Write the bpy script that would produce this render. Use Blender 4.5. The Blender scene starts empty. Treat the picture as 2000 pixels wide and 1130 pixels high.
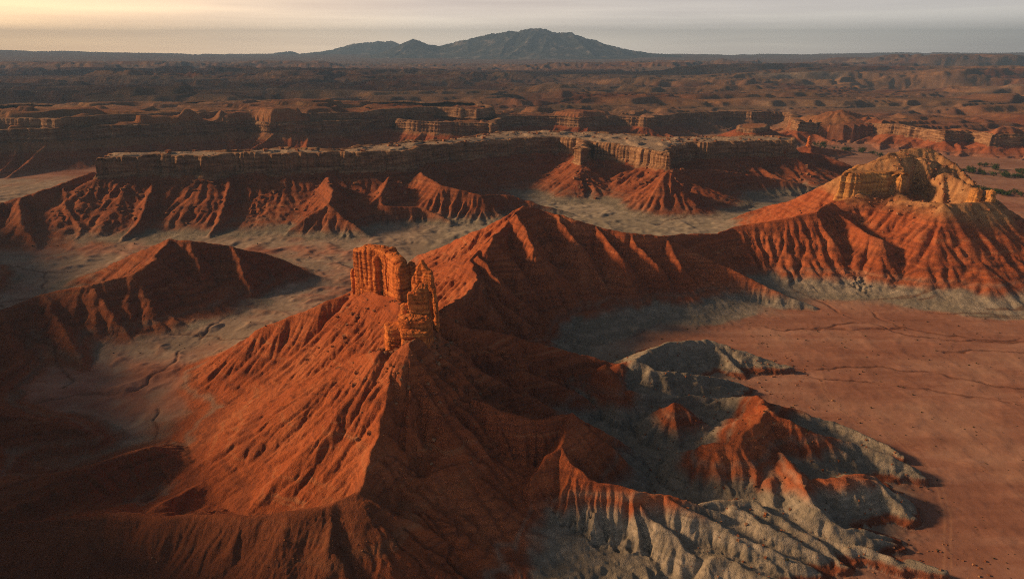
import bpy, math, time
import numpy as np
T0 = time.time()
R = math.radians
scene = bpy.context.scene

# ------------------------------------------------------------------ camera
CAM_H, PITCH, FPX = 120.0, 19.0, 1333.0
cam_data = bpy.data.cameras.new("camera")
cam_data.sensor_width = 36.0
cam_data.lens = 36.0 * FPX / 2000.0
cam_data.clip_start = 1.0
cam_data.clip_end = 80000.0
cam = bpy.data.objects.new("camera", cam_data)
scene.collection.objects.link(cam)
cam.location = (0, 0, CAM_H)
cam.rotation_euler = (R(90 - PITCH), 0, 0)
scene.camera = cam

# ------------------------------------------------------------------ light
SUN_EL, SUN_AZ = 21.0, -80.0          # azimuth from the view direction (+Y), negative = left
world = bpy.data.worlds.new("World")
scene.world = world
world.use_nodes = True
wn, wl = world.node_tree.nodes, world.node_tree.links
wn.clear()
w_out = wn.new("ShaderNodeOutputWorld")
w_bg = wn.new("ShaderNodeBackground")
w_bg.inputs["Strength"].default_value = 0.058
sky = wn.new("ShaderNodeTexSky")
sky.sky_type = 'NISHITA'
sky.sun_disc = False
sky.sun_elevation = R(SUN_EL)
sky.sun_rotation = R(SUN_AZ)
sky.altitude = 1500
sky.air_density = 0.6
sky.dust_density = 3.0
sky.ozone_density = 1.0
# a veil of high stratus near the horizon, warm towards the sun, streaked by thin bands
def wnode(t, **kw):
    x = wn.new(t)
    for k, v in kw.items(): setattr(x, k, v)
    return x
def wmath(op, a, b=None, clamp=False):
    x = wnode("ShaderNodeMath", operation=op); x.use_clamp = clamp
    for v, i in ((a, 0), (b, 1)):
        if v is None: continue
        if isinstance(v, (int, float)): x.inputs[i].default_value = v
        else: wl.new(v, x.inputs[i])
    return x.outputs[0]
def wramp(fac, stops):
    x = wnode("ShaderNodeValToRGB"); e = x.color_ramp.elements
    while len(e) < len(stops): e.new(0.5)
    for q, (p, c) in zip(e, stops): q.position = p; q.color = (*c, 1)
    wl.new(fac, x.inputs[0]); return x.outputs[0]
tc = wnode("ShaderNodeTexCoord")
vdir = wnode("ShaderNodeVectorMath", operation='NORMALIZE'); wl.new(tc.outputs["Generated"], vdir.inputs[0])
sep = wnode("ShaderNodeSeparateXYZ"); wl.new(vdir.outputs[0], sep.inputs[0])
dots = wnode("ShaderNodeVectorMath", operation='DOT_PRODUCT'); wl.new(vdir.outputs[0], dots.inputs[0])
dots.inputs[1].default_value = (math.sin(R(SUN_AZ)), math.cos(R(SUN_AZ)), 0)
toward = wmath('ADD', wmath('MULTIPLY', dots.outputs["Value"], 0.5), 0.5)       # 0 away from the sun .. 1 under it
glow = wramp(toward, [(0.0, (.34, .34, .34)), (.32, (.56, .54, .50)), (.5, (.70, .65, .57)), (.64, (.88, .77, .63)), (.76, (1.12, .86, .58)), (.88, (1.75, 1.18, .60)), (1.0, (2.1, 1.4, .62))])
mp = wnode("ShaderNodeMapping"); mp.inputs["Scale"].default_value = (1.3, 1.3, 30.0)
wl.new(vdir.outputs[0], mp.inputs["Vector"])
cn = wnode("ShaderNodeTexNoise"); cn.inputs["Scale"].default_value = 1.2; cn.inputs["Detail"].default_value = 6.0
wl.new(mp.outputs[0], cn.inputs["Vector"])
bands = wramp(cn.outputs["Fac"], [(.36, (.76, .71, .71)), (.50, (.90, .86, .84)), (.64, (1.06, 1.02, .97))])
vcol = wnode("ShaderNodeMixRGB", blend_type='MULTIPLY'); vcol.inputs[0].default_value = 1.0
wl.new(glow, vcol.inputs[1]); wl.new(bands, vcol.inputs[2])
vscale = wnode("ShaderNodeMixRGB", blend_type='MULTIPLY'); vscale.inputs[0].default_value = 1.0
VEIL = 64.0
fade = wramp(wmath('ABSOLUTE', sep.outputs[2]), [(.0, (1.15, 1.08, 1.02)), (.040, (.74, .72, .72)), (.08, (.36, .35, .37)), (.12, (.12, .12, .12)), (.22, (.024, .024, .024)), (1.0, (.015, .015, .015))])
vfade = wnode("ShaderNodeMixRGB", blend_type='MULTIPLY'); vfade.inputs[0].default_value = 1.0
wl.new(vcol.outputs[0], vfade.inputs[1]); wl.new(fade, vfade.inputs[2])
wl.new(vfade.outputs[0], vscale.inputs[1]); vscale.inputs[2].default_value = (VEIL, VEIL, VEIL, 1)
cover = wramp(wmath('ABSOLUTE', sep.outputs[2]), [(.0, (.95, .95, .95)), (.10, (.85, .85, .85)), (.30, (.8, .8, .8)), (.6, (.75, .75, .75))])
veil = wnode("ShaderNodeMixRGB"); wl.new(cover, veil.inputs[0]); wl.new(sky.outputs[0], veil.inputs[1]); wl.new(vscale.outputs[0], veil.inputs[2])
# broad glow of the sun through the thin cloud
dsun = wnode("ShaderNodeVectorMath", operation='DOT_PRODUCT'); wl.new(vdir.outputs[0], dsun.inputs[0])
dsun.inputs[1].default_value = (math.sin(R(SUN_AZ)) * math.cos(R(SUN_EL)), math.cos(R(SUN_AZ)) * math.cos(R(SUN_EL)), math.sin(R(SUN_EL)))
aur = wmath('MULTIPLY', wmath('POWER', wmath('MAXIMUM', dsun.outputs["Value"], 0.0), 6.0), 5.0)
acol = wnode("ShaderNodeMixRGB", blend_type='MULTIPLY'); acol.inputs[0].default_value = 1.0
wl.new(aur, acol.inputs[1]); acol.inputs[2].default_value = (1.0, .64, .40, 1)
wsum = wnode("ShaderNodeMixRGB", blend_type='ADD'); wsum.inputs[0].default_value = 1.0
wl.new(veil.outputs[0], wsum.inputs[1]); wl.new(acol.outputs[0], wsum.inputs[2])
wl.new(wsum.outputs[0], w_bg.inputs["Color"])
wl.new(w_bg.outputs[0], w_out.inputs["Surface"])

sun_data = bpy.data.lights.new("sun", 'SUN')
sun_data.energy = 5.0
sun_data.angle = R(6.0)
sun_data.color = (1.0, 0.54, 0.24)
sun = bpy.data.objects.new("sun", sun_data)
scene.collection.objects.link(sun)
sun.rotation_euler = (R(90 - SUN_EL), 0, R(180 - SUN_AZ))

vs = scene.view_settings
vs.view_transform = 'Standard'
vs.look = 'None'
vs.exposure = 0.42
vs.gamma = 1.0
vs.use_curve_mapping = False
scene.cycles.use_denoising = False
scene.cycles.filter_width = 1.1
scene.cycles.max_bounces = 4
scene.cycles.diffuse_bounces = 1
scene.cycles.glossy_bounces = 1
scene.cycles.volume_bounces = 0
scene.cycles.caustics_reflective = False
scene.cycles.caustics_refractive = False

# ------------------------------------------------------------------ numpy helpers
CP, SP = math.cos(R(PITCH)), math.sin(R(PITCH))
def P(u, v, z):
    """a point of the place at height z that lies along the line of sight u, v (survey of the photo)"""
    a = (u - 1000) / FPX; b = (565 - v) / FPX
    k = (z - CAM_H) / (-SP + b * CP)
    return np.array([a * k, (CP + b * SP) * k, z], float)
def PL(*pts): return np.array([P(*p) for p in pts])

_rs = np.random.RandomState(7)
_perm = _rs.permutation(256)
_perm = np.concatenate([_perm, _perm, _perm]).astype(np.int32)
_ang = _rs.rand(256) * 2 * np.pi
_gx, _gy = np.cos(_ang).astype(np.float32), np.sin(_ang).astype(np.float32)
_val = (_rs.rand(256) * 2 - 1).astype(np.float32)
def pn2(x, y, seed=0):
    x = np.asarray(x, np.float32); y = np.asarray(y, np.float32)
    xi = np.floor(x); yi = np.floor(y)
    fx = x - xi; fy = y - yi
    xi = (xi.astype(np.int32) + seed * 37) & 255; yi = (yi.astype(np.int32) + seed * 91) & 255
    x1 = (xi + 1) & 255; y1 = (yi + 1) & 255
    u = fx * fx * fx * (fx * (fx * 6 - 15) + 10); v = fy * fy * fy * (fy * (fy * 6 - 15) + 10)
    p0 = _perm[xi]; p1 = _perm[x1]
    a = _perm[p0 + yi]; b = _perm[p1 + yi]; c = _perm[p0 + y1]; d = _perm[p1 + y1]
    n00 = _gx[a] * fx + _gy[a] * fy
    n10 = _gx[b] * (fx - 1) + _gy[b] * fy
    n01 = _gx[c] * fx + _gy[c] * (fy - 1)
    n11 = _gx[d] * (fx - 1) + _gy[d] * (fy - 1)
    t0 = n00 + u * (n10 - n00); t1 = n01 + u * (n11 - n01)
    return (t0 + v * (t1 - t0)) * 1.45
def fbm(x, y, oc=4, seed=0, g=0.5):
    s = 0; a = 1.0; tot = 0
    for i in range(oc):
        s = s + a * pn2(x * (2.03 ** i), y * (2.03 ** i), seed + i); tot += a; a *= g
    return s / tot
def rfbm(x, y, oc=4, seed=0, g=0.5):
    s = 0; a = 1.0; tot = 0
    for i in range(oc):
        s = s + a * (1 - 2 * np.abs(pn2(x * (2.07 ** i), y * (2.07 ** i), seed + i))); tot += a; a *= g
    return s / tot
def vn3(x, y, z, seed=0):
    xi = np.floor(x); yi = np.floor(y); zi = np.floor(z)
    fx = (x - xi).astype(np.float32); fy = (y - yi).astype(np.float32); fz = (z - zi).astype(np.float32)
    xi = (xi.astype(np.int32) + seed * 17) & 255; yi = yi.astype(np.int32) & 255; zi = zi.astype(np.int32) & 255
    fx = fx * fx * (3 - 2 * fx); fy = fy * fy * (3 - 2 * fy); fz = fz * fz * (3 - 2 * fz)
    def h(i, j, k): return _val[_perm[_perm[_perm[i & 255] + (j & 255)] + (k & 255)]]
    a = h(xi, yi, zi); a = a + fx * (h(xi + 1, yi, zi) - a)
    b = h(xi, yi + 1, zi); b = b + fx * (h(xi + 1, yi + 1, zi) - b)
    c = h(xi, yi, zi + 1); c = c + fx * (h(xi + 1, yi, zi + 1) - c)
    d = h(xi, yi + 1, zi + 1); d = d + fx * (h(xi + 1, yi + 1, zi + 1) - d)
    a = a + fy * (b - a); c = c + fy * (d - c)
    return a + fz * (c - a)
def n1(t, seed=0): return pn2(t, np.zeros_like(t) + 0.37 + seed * 3.1, seed)
def sst(a, b, x):
    t = np.clip((x - a) / (b - a), 0, 1)
    return t * t * (3 - 2 * t)
def resample(pts, step, wob=0.0, wl=20.0, seed=0, closed=False):
    pts = np.asarray(pts, float)
    if closed: pts = np.vstack([pts, pts[:1]])
    seg = np.linalg.norm(np.diff(pts[:, :2], axis=0), axis=1)
    s = np.concatenate([[0], np.cumsum(seg)])
    n = max(2, int(s[-1] / step) + 1)
    t = np.linspace(0, s[-1], n)
    out = np.stack([np.interp(t, s, pts[:, k]) for k in range(3)], 1)
    if wob:
        d = np.gradient(out[:, :2], axis=0); L = np.linalg.norm(d, axis=1) + 1e-6
        nx, ny = -d[:, 1] / L, d[:, 0] / L
        w = wob * (n1(t / wl, seed) + 0.5 * n1(t / wl * 2.7, seed + 1))
        if closed: w *= np.clip(np.minimum(t, s[-1] - t) / 15, 0, 1)
        out[:, 0] += nx * w; out[:, 1] += ny * w
    return out[:-1] if closed else out
def inside(poly, X, Y):
    c = np.zeros(X.shape, bool)
    x0, y0 = poly[-1, 0], poly[-1, 1]
    for x1, y1 in poly[:, :2]:
        if y0 != y1:
            c ^= ((y1 > Y) != (y0 > Y)) & (X < (x0 - x1) * (Y - y1) / (y0 - y1) + x1)
        x0, y0 = x1, y1
    return c

# ------------------------------------------------------------------ survey: ridge lines (u, v, z)
# id: 1 spire hill, 2 second ridge, 3 left hill, 4 butte, 5 mesa, 6 plateau, 7 low left hills, 8 grey-footed hills, 9 added shade hill off to the left
RIDGES = []
def ridge(gid, pts, sl=0.62, sr=None, n=1.7, floor=0.0, r0=0.7):
    k = 1.32 if gid in (1, 2, 8) else 1.22
    RIDGES.append((gid, np.asarray(pts, float), sl * k, (sl if sr is None else sr) * k, 1 + (n - 1) * .85, floor, r0))
# --- spire hill: crest runs from behind the spire towards the camera, then bends left
ridge(1, PL((690,566,36.5),(720,570,39.6),(785,590,42.6),(830,628,43.1),(800,672,43.1),(768,700,39.5),(752,760,34.5),(736,830,29.5),(716,890,26),(694,960,22.5)), .82, .60, 1.7)
ridge(1, PL((694,960,22.5),(640,985,21.5),(560,1005,20.5),(480,1008,19),(380,995,18),(250,1000,17.5),(100,1015,17),(-200,1050,16.5)), .40, .55, 1.7, 2)
ridge(1, PL((690,566,36.5),(640,588,33.2),(560,622,27.0),(500,645,22.4),(450,690,15.6),(415,730,10.7)), .62, .55, 1.7, 4)
ridge(1, PL((745,680,40.0),(690,700,33.5),(640,725,27.5),(580,770,20.0),(540,815,14.5),(500,850,10)), .50, .55, 1.8, 4)
ridge(1, PL((725,860,27),(640,840,20),(560,850,13.5),(490,880,8.5)), .45, .5, 1.9, 4)
ridge(1, PL((300,988,15.5),(380,950,11.5),(430,925,9.5),(470,908,8)), .4, .4, 1.7, 4)
ridge(1, PL((850,612,38.5),(905,638,33.5),(1000,652,26.5),(1060,672,21.5),(1130,692,16.5),(1215,712,12.5)), .66, .62, 1.6)
ridge(1, PL((800,690,39),(880,755,30.5),(960,797,25.5),(1040,815,23),(1110,800,23.5)), .70, .70, 1.5)
ridge(1, PL((1110,800,23.5),(1150,825,18.5),(1200,852,12),(1245,882,7)), .75, .75, 1.5)
ridge(1, PL((1110,800,23.5),(1085,868,20),(1030,930,15),(985,965,11)), .70, .72, 1.5)
ridge(1, PL((1085,868,20),(1120,910,17),(1170,945,14.5),(1240,955,13.5),(1275,1010,9),(1300,1060,4.5),(1320,1110,1.5)), .68, .7, 1.45)
ridge(1, PL((1240,955,13.5),(1330,967,11.5),(1400,1000,8.5),(1480,1032,5),(1530,1060,2.5)), .68, .7, 1.4)
ridge(1, PL((1170,945,14.5),(1165,1000,10),(1155,1060,5.5),(1165,1110,1.5)), .68, .7, 1.45)
ridge(1, PL((755,750,35),(820,790,29),(880,850,22.5),(940,900,16.5),(975,940,12)), .74, .74, 1.45)
ridge(1, PL((905,638,33.5),(960,690,26),(1040,730,18),(1130,770,10),(1190,800,5.5)), .74, .74, 1.45)
ridge(1, PL((850,660,39),(920,715,30),(1000,757,21.5),(1070,790,14)), .74, .74, 1.45)
ridge(1, PL((735,845,28.5),(800,870,24),(870,930,18),(930,985,12),(1000,1005,9),(1090,1055,6.5),(1180,1105,3.5)), .70, .70, 1.45)
ridge(1, PL((716,890,26),(780,930,21),(840,985,15),(890,1030,10.5)), .70, .70, 1.45)
ridge(1, PL((694,965,22.3),(770,1000,18.5),(860,1050,13),(950,1085,9),(1040,1125,5)), .66, .66, 1.45)
ridge(1, PL((640,987,21.3),(650,1060,18),(690,1130,14),(760,1200,9)), .50, .55, 1.6)
ridge(1, PL((480,1008,19),(440,1070,16),(420,1140,12)), .45, .5, 1.6)
ridge(1, PL((200,1003,17.3),(150,1070,15),(120,1150,11)), .45, .5, 1.6)
# grey spurs at the foot
ridge(8, PL((1215,712,13.5),(1260,690,12.5),(1310,668,11.2),(1380,663,9.8),(1450,688,6.4),(1500,705,4.0),(1540,722,1.6)), 0.51, 0.58, 1.15)
ridge(8, PL((1240,700,14.4),(1290,730,10.4),(1360,745,7.2),(1420,755,4.8),(1465,765,2.4)), 0.55, 0.58, 1.15)
ridge(8, PL((1190,715,16.0),(1210,770,10.4),(1260,800,6.4)), 0.59, 0.63, 1.3)
ridge(8, PL((1380,663,9.6),(1410,690,6.4),(1440,720,3.2)), 0.55, 0.58, 1.15)
ridge(8, PL((1325,788,13.2),(1290,825,8.0),(1260,850,4.8)), 0.68, 0.68, 1.3)
ridge(8, PL((1325,788,13.2),(1375,820,8.8),(1415,850,4.8)), 0.68, 0.68, 1.3)
ridge(8, PL((1325,788,13.2),(1330,850,7.2),(1335,880,4.8)), 0.68, 0.68, 1.3)
ridge(8, PL((1500,795,16.4),(1470,830,15.2),(1440,862,14.0),(1385,868,13.2),(1345,895,8.0)), 0.65, 0.65, 1.3)
ridge(8, PL((1440,862,14.0),(1465,905,10.4),(1490,960,6.4),(1510,990,4.0)), 0.65, 0.65, 1.3)
ridge(8, PL((1385,868,13.2),(1400,920,8.8),(1430,970,4.8)), 0.65, 0.65, 1.3)
ridge(8, PL((1500,795,16.4),(1560,828,13.6),(1615,858,10.0),(1650,885,7.2),(1680,910,4.0)), 0.65, 0.65, 1.3)
ridge(8, PL((1500,795,16.4),(1485,775,12.0),(1430,775,7.2),(1380,790,4.8)), 0.65, 0.65, 1.3)
ridge(8, PL((1480,782,12.0),(1545,795,9.6),(1590,812,7.2),(1640,828,6.0),(1700,852,4.8),(1750,880,3.2)), 0.68, 0.68, 1.15)
ridge(8, PL((1600,850,9.6),(1680,870,7.2),(1740,890,6.0),(1800,925,2.8)), 0.62, 0.62, 1.15)
ridge(8, PL((1520,880,10.4),(1560,930,11.2),(1590,985,8.8),(1640,1025,6.4),(1700,1050,4.4),(1745,1065,2.4)), 0.61, 0.61, 1.15)
ridge(8, PL((1590,930,8.8),(1640,928,9.6),(1700,938,7.6),(1755,985,4.0)), 0.62, 0.62, 1.15)
ridge(8, PL((1400,975,8.8),(1470,975,8.8),(1530,1005,6.8),(1600,1060,4.8),(1640,1090,3.2)), 0.61, 0.61, 1.15)
ridge(8, PL((1330,1010,8.0),(1430,1040,7.2),(1520,1075,5.6),(1600,1110,3.2)), 0.61, 0.61, 1.15)
ridge(8, PL((1400,1090,5.6),(1480,1110,4.8),(1560,1140,3.2)), 0.61, 0.61, 1.15)
ridge(8, PL((930,985,12.0),(990,1030,9.2),(1060,1075,7.2),(1130,1120,4.8)), 0.59, 0.59, 1.3)
ridge(8, PL((1580,1060,4.0),(1700,1075,3.6),(1780,1105,2.8),(1850,1118,1.6)), 0.76, 0.76, 1.15)
ridge(8, PL((1365,980,9),(1440,975,8.5),(1500,1000,7),(1550,1028,5),(1580,1045,3)), 0.61, 0.61, 1.15)
ridge(8, PL((950,995,12),(1020,1030,9.5),(1100,1062,7),(1185,1112,3.5)), 0.57, 0.57, 1.15)
ridge(8, PL((1565,930,10.5),(1585,970,9),(1635,1028,6.5),(1690,1034,5),(1730,1045,3)), 0.68, 0.68, 1.15)
ridge(8, PL((1605,938,8.5),(1655,920,9),(1700,932,7.5),(1750,967,5),(1772,992,3)), 0.65, 0.65, 1.15)
ridge(8, PL((1500,930,9),(1510,975,7),(1560,1010,5)), .6, .6, 1.1)
ridge(8, PL((1230,760,11),(1290,775,8.5),(1350,770,7),(1420,782,5)), 0.61, 0.61, 1.15)
ridge(8, PL((1260,720,12),(1330,725,10),(1400,735,7),(1450,745,4.5)), 0.61, 0.61, 1.15)
ridge(8, PL((1030,590,9),(1060,620,7),(1110,655,4),(1145,680,2)), 0.61, 0.61, 1.15)
ridge(8, PL((1300,965,12),(1380,1010,9.5),(1450,1050,7),(1520,1100,4),(1560,1130,2)), .62, .66, 1.25)
ridge(8, PL((1275,1010,9),(1340,1060,6.5),(1400,1110,3.5),(1440,1145,1.5)), .62, .66, 1.25)
ridge(8, PL((1430,985,9),(1500,1020,7.5),(1570,1060,5.5),(1640,1095,3)), .62, .66, 1.2)
# --- second ridge behind the spire
ridge(2, PL((1020,402,45),(985,422,40),(940,445,33),(900,463,26),(860,482,16),(820,497,8)), .60, .62, 1.7, 3)
ridge(2, PL((1020,402,45),(985,440,40),(950,475,36.5),(918,508,32.5),(935,540,30),(905,580,32.5),(862,606,38.5)), .80, .60, 1.6, 2)
ridge(2, PL((1020,402,45),(1060,408,42),(1100,420,40),(1180,445,34),(1230,455,32),(1290,460,30),(1350,490,22),(1440,530,14),(1520,570,7),(1590,598,2)), .60, .85, 1.6)
ridge(2, PL((1010,418,44.5),(1040,480,34),(1075,545,20.5),(1105,600,6.5),(1115,618,2)), .78, .78, 1.4)
ridge(2, PL((1090,418,40.5),(1130,480,29.5),(1175,545,16),(1200,598,4),(1210,612,1)), .78, .78, 1.4)
ridge(2, PL((1170,442,35),(1215,505,24),(1250,555,12.5),(1280,598,3)), .78, .78, 1.4)
ridge(2, PL((1230,455,32),(1280,515,20.5),(1330,570,8),(1350,597,2)), .78, .78, 1.4)
ridge(2, PL((1290,460,30),(1335,520,18.5),(1385,575,6.5),(1410,600,1.5)), .78, .78, 1.4)
ridge(2, PL((1350,490,22),(1405,545,11),(1455,587,2.5)), .78, .78, 1.4)
ridge(2, PL((1440,530,14),(1470,565,7),(1500,595,1.5)), .8, .8, 1.35)
ridge(2, PL((935,500,34),(985,560,25.5),(1030,610,12),(1080,645,6.5),(1130,678,1.5)), .74, .74, 1.4)
ridge(2, PL((935,540,30),(985,600,22.5),(1015,628,14),(1060,660,7)), .70, .70, 1.4)
ridge(2, PL((965,460,41),(1010,520,28),(1050,585,12.5),(1075,615,4)), .78, .78, 1.4)
# --- butte and its aprons
ridge(4, PL((1290,460,29.5),(1340,456,26),(1400,455,23.5),(1450,442,25.5),(1530,425,30),(1590,412,33.5),(1640,388,36.5),(1690,377,39)), .62, .62, 1.6)
ridge(4, PL((1690,377,39),(1640,372,36),(1570,385,27),(1500,402,16),(1430,425,8)), .55, .55, 1.6, 2)
ridge(4, PL((1590,412,33.5),(1625,465,22),(1640,500,14),(1625,530,7)), .66, .66, 1.5)
ridge(4, PL((1590,412,33.5),(1555,455,22),(1545,500,12),(1560,530,6)), .66, .66, 1.5)
ridge(4, PL((1530,425,30),(1480,470,17),(1470,500,9)), .66, .66, 1.5)
ridge(4, PL((1620,405,33),(1660,430,28.5),(1695,455,25),(1665,500,14),(1620,545,4)), .66, .66, 1.5)
ridge(4, PL((1695,455,25),(1760,488,16),(1735,520,8),(1700,555,2)), .68, .68, 1.5)
ridge(4, PL((1695,455,25),(1720,468,23),(1765,488,17),(1820,520,9),(1865,545,3)), .68, .68, 1.5)
ridge(4, PL((1690,377,39),(1730,410,32),(1780,450,23),(1830,490,12),(1860,515,6)), .6, .6, 1.6)
ridge(4, PL((1668,328,49.5),(1700,317,53),(1740,301,58),(1775,291,60.8),(1822,293,60.3),(1862,318,53.5),(1900,350,46),(1935,388,39.5)), .72, .74, 1.7)
ridge(4, PL((1780,336,50.5),(1850,341,50),(1900,362,46),(1932,386,41)), .75, .75, 1.6)
ridge(4, PL((1672,327,50.8),(1700,318,54),(1745,309,57.2),(1790,307,57.5),(1835,318,54)), .62, .70, 1.6)
ridge(4, PL((1690,380,38),(1750,387,39),(1850,397,40),(1935,392,40)), .62, .62, 1.7)
ridge(4, PL((1862,318,53.5),(1868,360,43.5),(1855,410,31),(1835,460,17)), .7, .7, 1.6)
ridge(4, PL((1835,300,58),(1830,345,46),(1805,410,31)), .7, .7, 1.6)
ridge(4, PL((1935,392,40),(1915,440,28),(1890,490,14),(1870,520,6)), .64, .64, 1.5)
ridge(4, PL((1935,392,40),(1965,440,28),(1990,480,17),(2030,520,6)), .64, .64, 1.5)
ridge(4, PL((1935,392,40),(1990,420,28),(2050,460,15),(2100,490,6)), .64, .64, 1.5)
ridge(4, PL((1840,395,41),(1830,440,27),(1800,500,11)), .66, .66, 1.5)
ridge(8, PL((1880,555,6),(1920,545,8),(1975,555,5)), .6, .6, 1.4)
# --- left hill
ridge(3, PL((330,464,30),(300,505,27),(255,535,24),(180,555,22.5),(120,565,21),(60,582,19),(0,606,17),(-80,640,14)), .45, .62, 1.6, 4)
ridge(3, PL((330,464,30),(370,470,29),(450,480,25),(520,495,19),(580,520,11),(620,545,6)), .55, .62, 1.6, 4)
ridge(3, PL((330,464,30),(270,490,21),(215,515,13),(175,540,7)), .45, .45, 1.7, 4)
ridge(3, PL((370,470,29),(390,530,19),(400,580,11),(410,610,7)), .62, .62, 1.6, 4)
ridge(3, PL((455,480,25),(480,530,16),(500,570,9)), .62, .62, 1.6, 4)
ridge(3, PL((255,535,24),(300,580,15),(330,620,8)), .62, .62, 1.6, 4)
ridge(3, PL((180,555,22.5),(220,620,13),(260,670,6)), .60, .60, 1.6, 4)
ridge(3, PL((90,575,20),(130,650,13),(170,720,6)), .60, .60, 1.6, 4)
ridge(3, PL((0,606,17),(30,680,12),(60,750,6)), .60, .60, 1.6, 4)
# --- low dark hills bottom left
ridge(7, PL((395,915,8),(340,890,11),(290,874,13.5),(220,893,14),(150,915,15),(70,930,16),(0,942,17),(-150,960,18)), .45, .5, 1.7, 3)
ridge(7, PL((195,850,7),(130,828,10),(60,815,12),(-50,805,14),(-200,800,16)), .45, .5, 1.7, 3)
ridge(7, PL((60,680,10),(20,720,10),(-60,760,12)), .5, .5, 1.7, 3)
# --- high ground added left of the frame to shade the valley
ridge(9, np.array([(-190,-40,84),(-205,60,92),(-228,130,90),(-285,200,88),(-365,300,90),(-455,400,94),(-575,520,96)]), 1.0, 1.0, 1.5, 4)
ridge(9, np.array([(-250,160,80),(-225,175,52),(-205,185,26)]), .9, .9, 1.5, 4)
ridge(9, np.array([(-350,300,88),(-320,318,58),(-300,330,28)]), .9, .9, 1.5, 4)

# ------------------------------------------------------------------ survey: cliff-rimmed tables
mesa_poly = PL((180,311,48),(290,306,48),(400,306,48),(440,302,48),(560,301,47.5),(700,298,47),(815,294,46),(826,286,45.5),
               (900,281,44),(1000,273,43),(1080,268,42.5),(1125,272,42),(1136,290,41.5),(1150,277,41.5),(1200,283,41),(1262,293,41),
               (1308,301,40.5),(1320,288,40),(1345,279,40),(1400,279,40),(1480,275,39.5),(1550,276,39),(1556,268,39),
               (1480,264,40),(1330,268,40.5),(1200,259,42),(1060,255,43),(980,256,44),(900,268,45),(860,272,45.5),(760,278,46.5),(640,290,47.5),
               (545,286,48),(500,292,48),(350,296,48),(210,301,48))
rim2 = PL((-700,292,45),(-300,268,45),(0,254,44),(90,252,44),(240,246,43),(380,241,42),(480,236,41),(530,240,41),(640,238,40),(770,231,38),
          (800,238,38),(880,240,37),(965,242,36),(985,228,34),(1060,226,33),(1130,231,32),(1200,227,31),(1260,231,30),(1350,220,29),
          (1440,218,28),(1535,219,27),(1556,240,27),(1600,238,27),(1680,238,27),(1745,245,27),(1800,250,26),(1850,258,26),(1905,256,26),
          (1935,264,26),(2000,264,25),(2100,272,25),(2500,300,25),(3200,340,25))
tier = PL((-700,258,53),(-300,240,53),(0,230,53),(120,233,53),(250,224,52),(480,216,50),(600,222,49),(700,219,48),(850,208,47),(930,214,46),(965,210,46),
          (940,198,47),(600,196,50),(300,198,52),(0,204,53),(-700,225,53))
mesa_poly = resample(mesa_poly, 3.0, 4.2, 20, 3, closed=True)
mesa_poly[:, 2] += 1.5 * n1(np.arange(len(mesa_poly)) / 8.0, 6) + .8 * n1(np.arange(len(mesa_poly)) / 2.7, 7)
rim2 = resample(rim2, 6.0, 10.0, 42, 5)
rim2[:, 2] += 2.0 * n1(np.arange(len(rim2)) / 7.0, 6)
tier = resample(tier, 8.0, 10.0, 45, 9, closed=True)
tier[:, 2] += 2.0 * n1(np.arange(len(tier)) / 6.0, 8)
cap_poly = resample(PL((1642,338,50),(1681,341,50),(1692,339,50),(1748,338,50),(1755,341,50),(1766,342,50),(1784,334,50),(1782,318,50),(1740,312,50),(1665,322,50)), 2.0, .7, 9, 33, closed=True)
smallb = resample(PL((1440,250,24),(1475,252,24),(1500,248,24),(1505,243,24),(1470,240,24),(1440,243,24)), 5, 1.5, 14, 11, closed=True)
rim2_poly = np.vstack([rim2, [(9000, 2000, 25), (30000, 40000, 25), (-30000, 40000, 25), (-9000, 2000, 36)]])
def spurs(poly, drop, step, L, gid, seed, closed, slope=.62, floor=4.0):
    rs = np.random.RandomState(seed)
    seg = np.linalg.norm(np.diff(poly[:, :2], axis=0), axis=1).mean()
    k = max(1, int(step / seg)); i = 2
    while i < len(poly) - 2:
        p = poly[i]; d = poly[min(i + 2, len(poly) - 1)] - poly[i - 2]
        d = d[:2] / (np.linalg.norm(d[:2]) + 1e-6)
        out = np.array([d[1], -d[0]])
        a = rs.uniform(-.5, .5); ca, sa = math.cos(a), math.sin(a)
        out = np.array([ca * out[0] - sa * out[1], sa * out[0] + ca * out[1]])
        l = (L(p[0]) if callable(L) else L) * rs.uniform(.6, 1.25); zb = p[2] - drop + rs.uniform(-1.5, .5)
        b = rs.uniform(-.35, .35)
        side = np.array([-out[1], out[0]])
        pts = [(*(p[:2] + out * l * t + side * b * l * t * t), floor + (zb - floor) * (1 - t) ** 1.15) for t in (0, .25, .5, .75, 1)]
        ridge(gid, pts, slope, slope, 1.6, floor)
        i += max(1, int(k * rs.uniform(.6, 1.5)))
# (polygon winding: front edge runs left to right, so 'out' faces the camera)
MESA_DROP = 13.0
spurs(mesa_poly, MESA_DROP, 62, lambda x: 88 if x < -60 else 60, 5, 21, True, .36, 6.5)
spurs(rim2, 12.0, 32, lambda x: 85 if x < -150 else 58, 6, 22, False, .62, 4.0)
spurs(smallb, 5.0, 18, 42, 6, 23, True, .5, 3.0)
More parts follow.
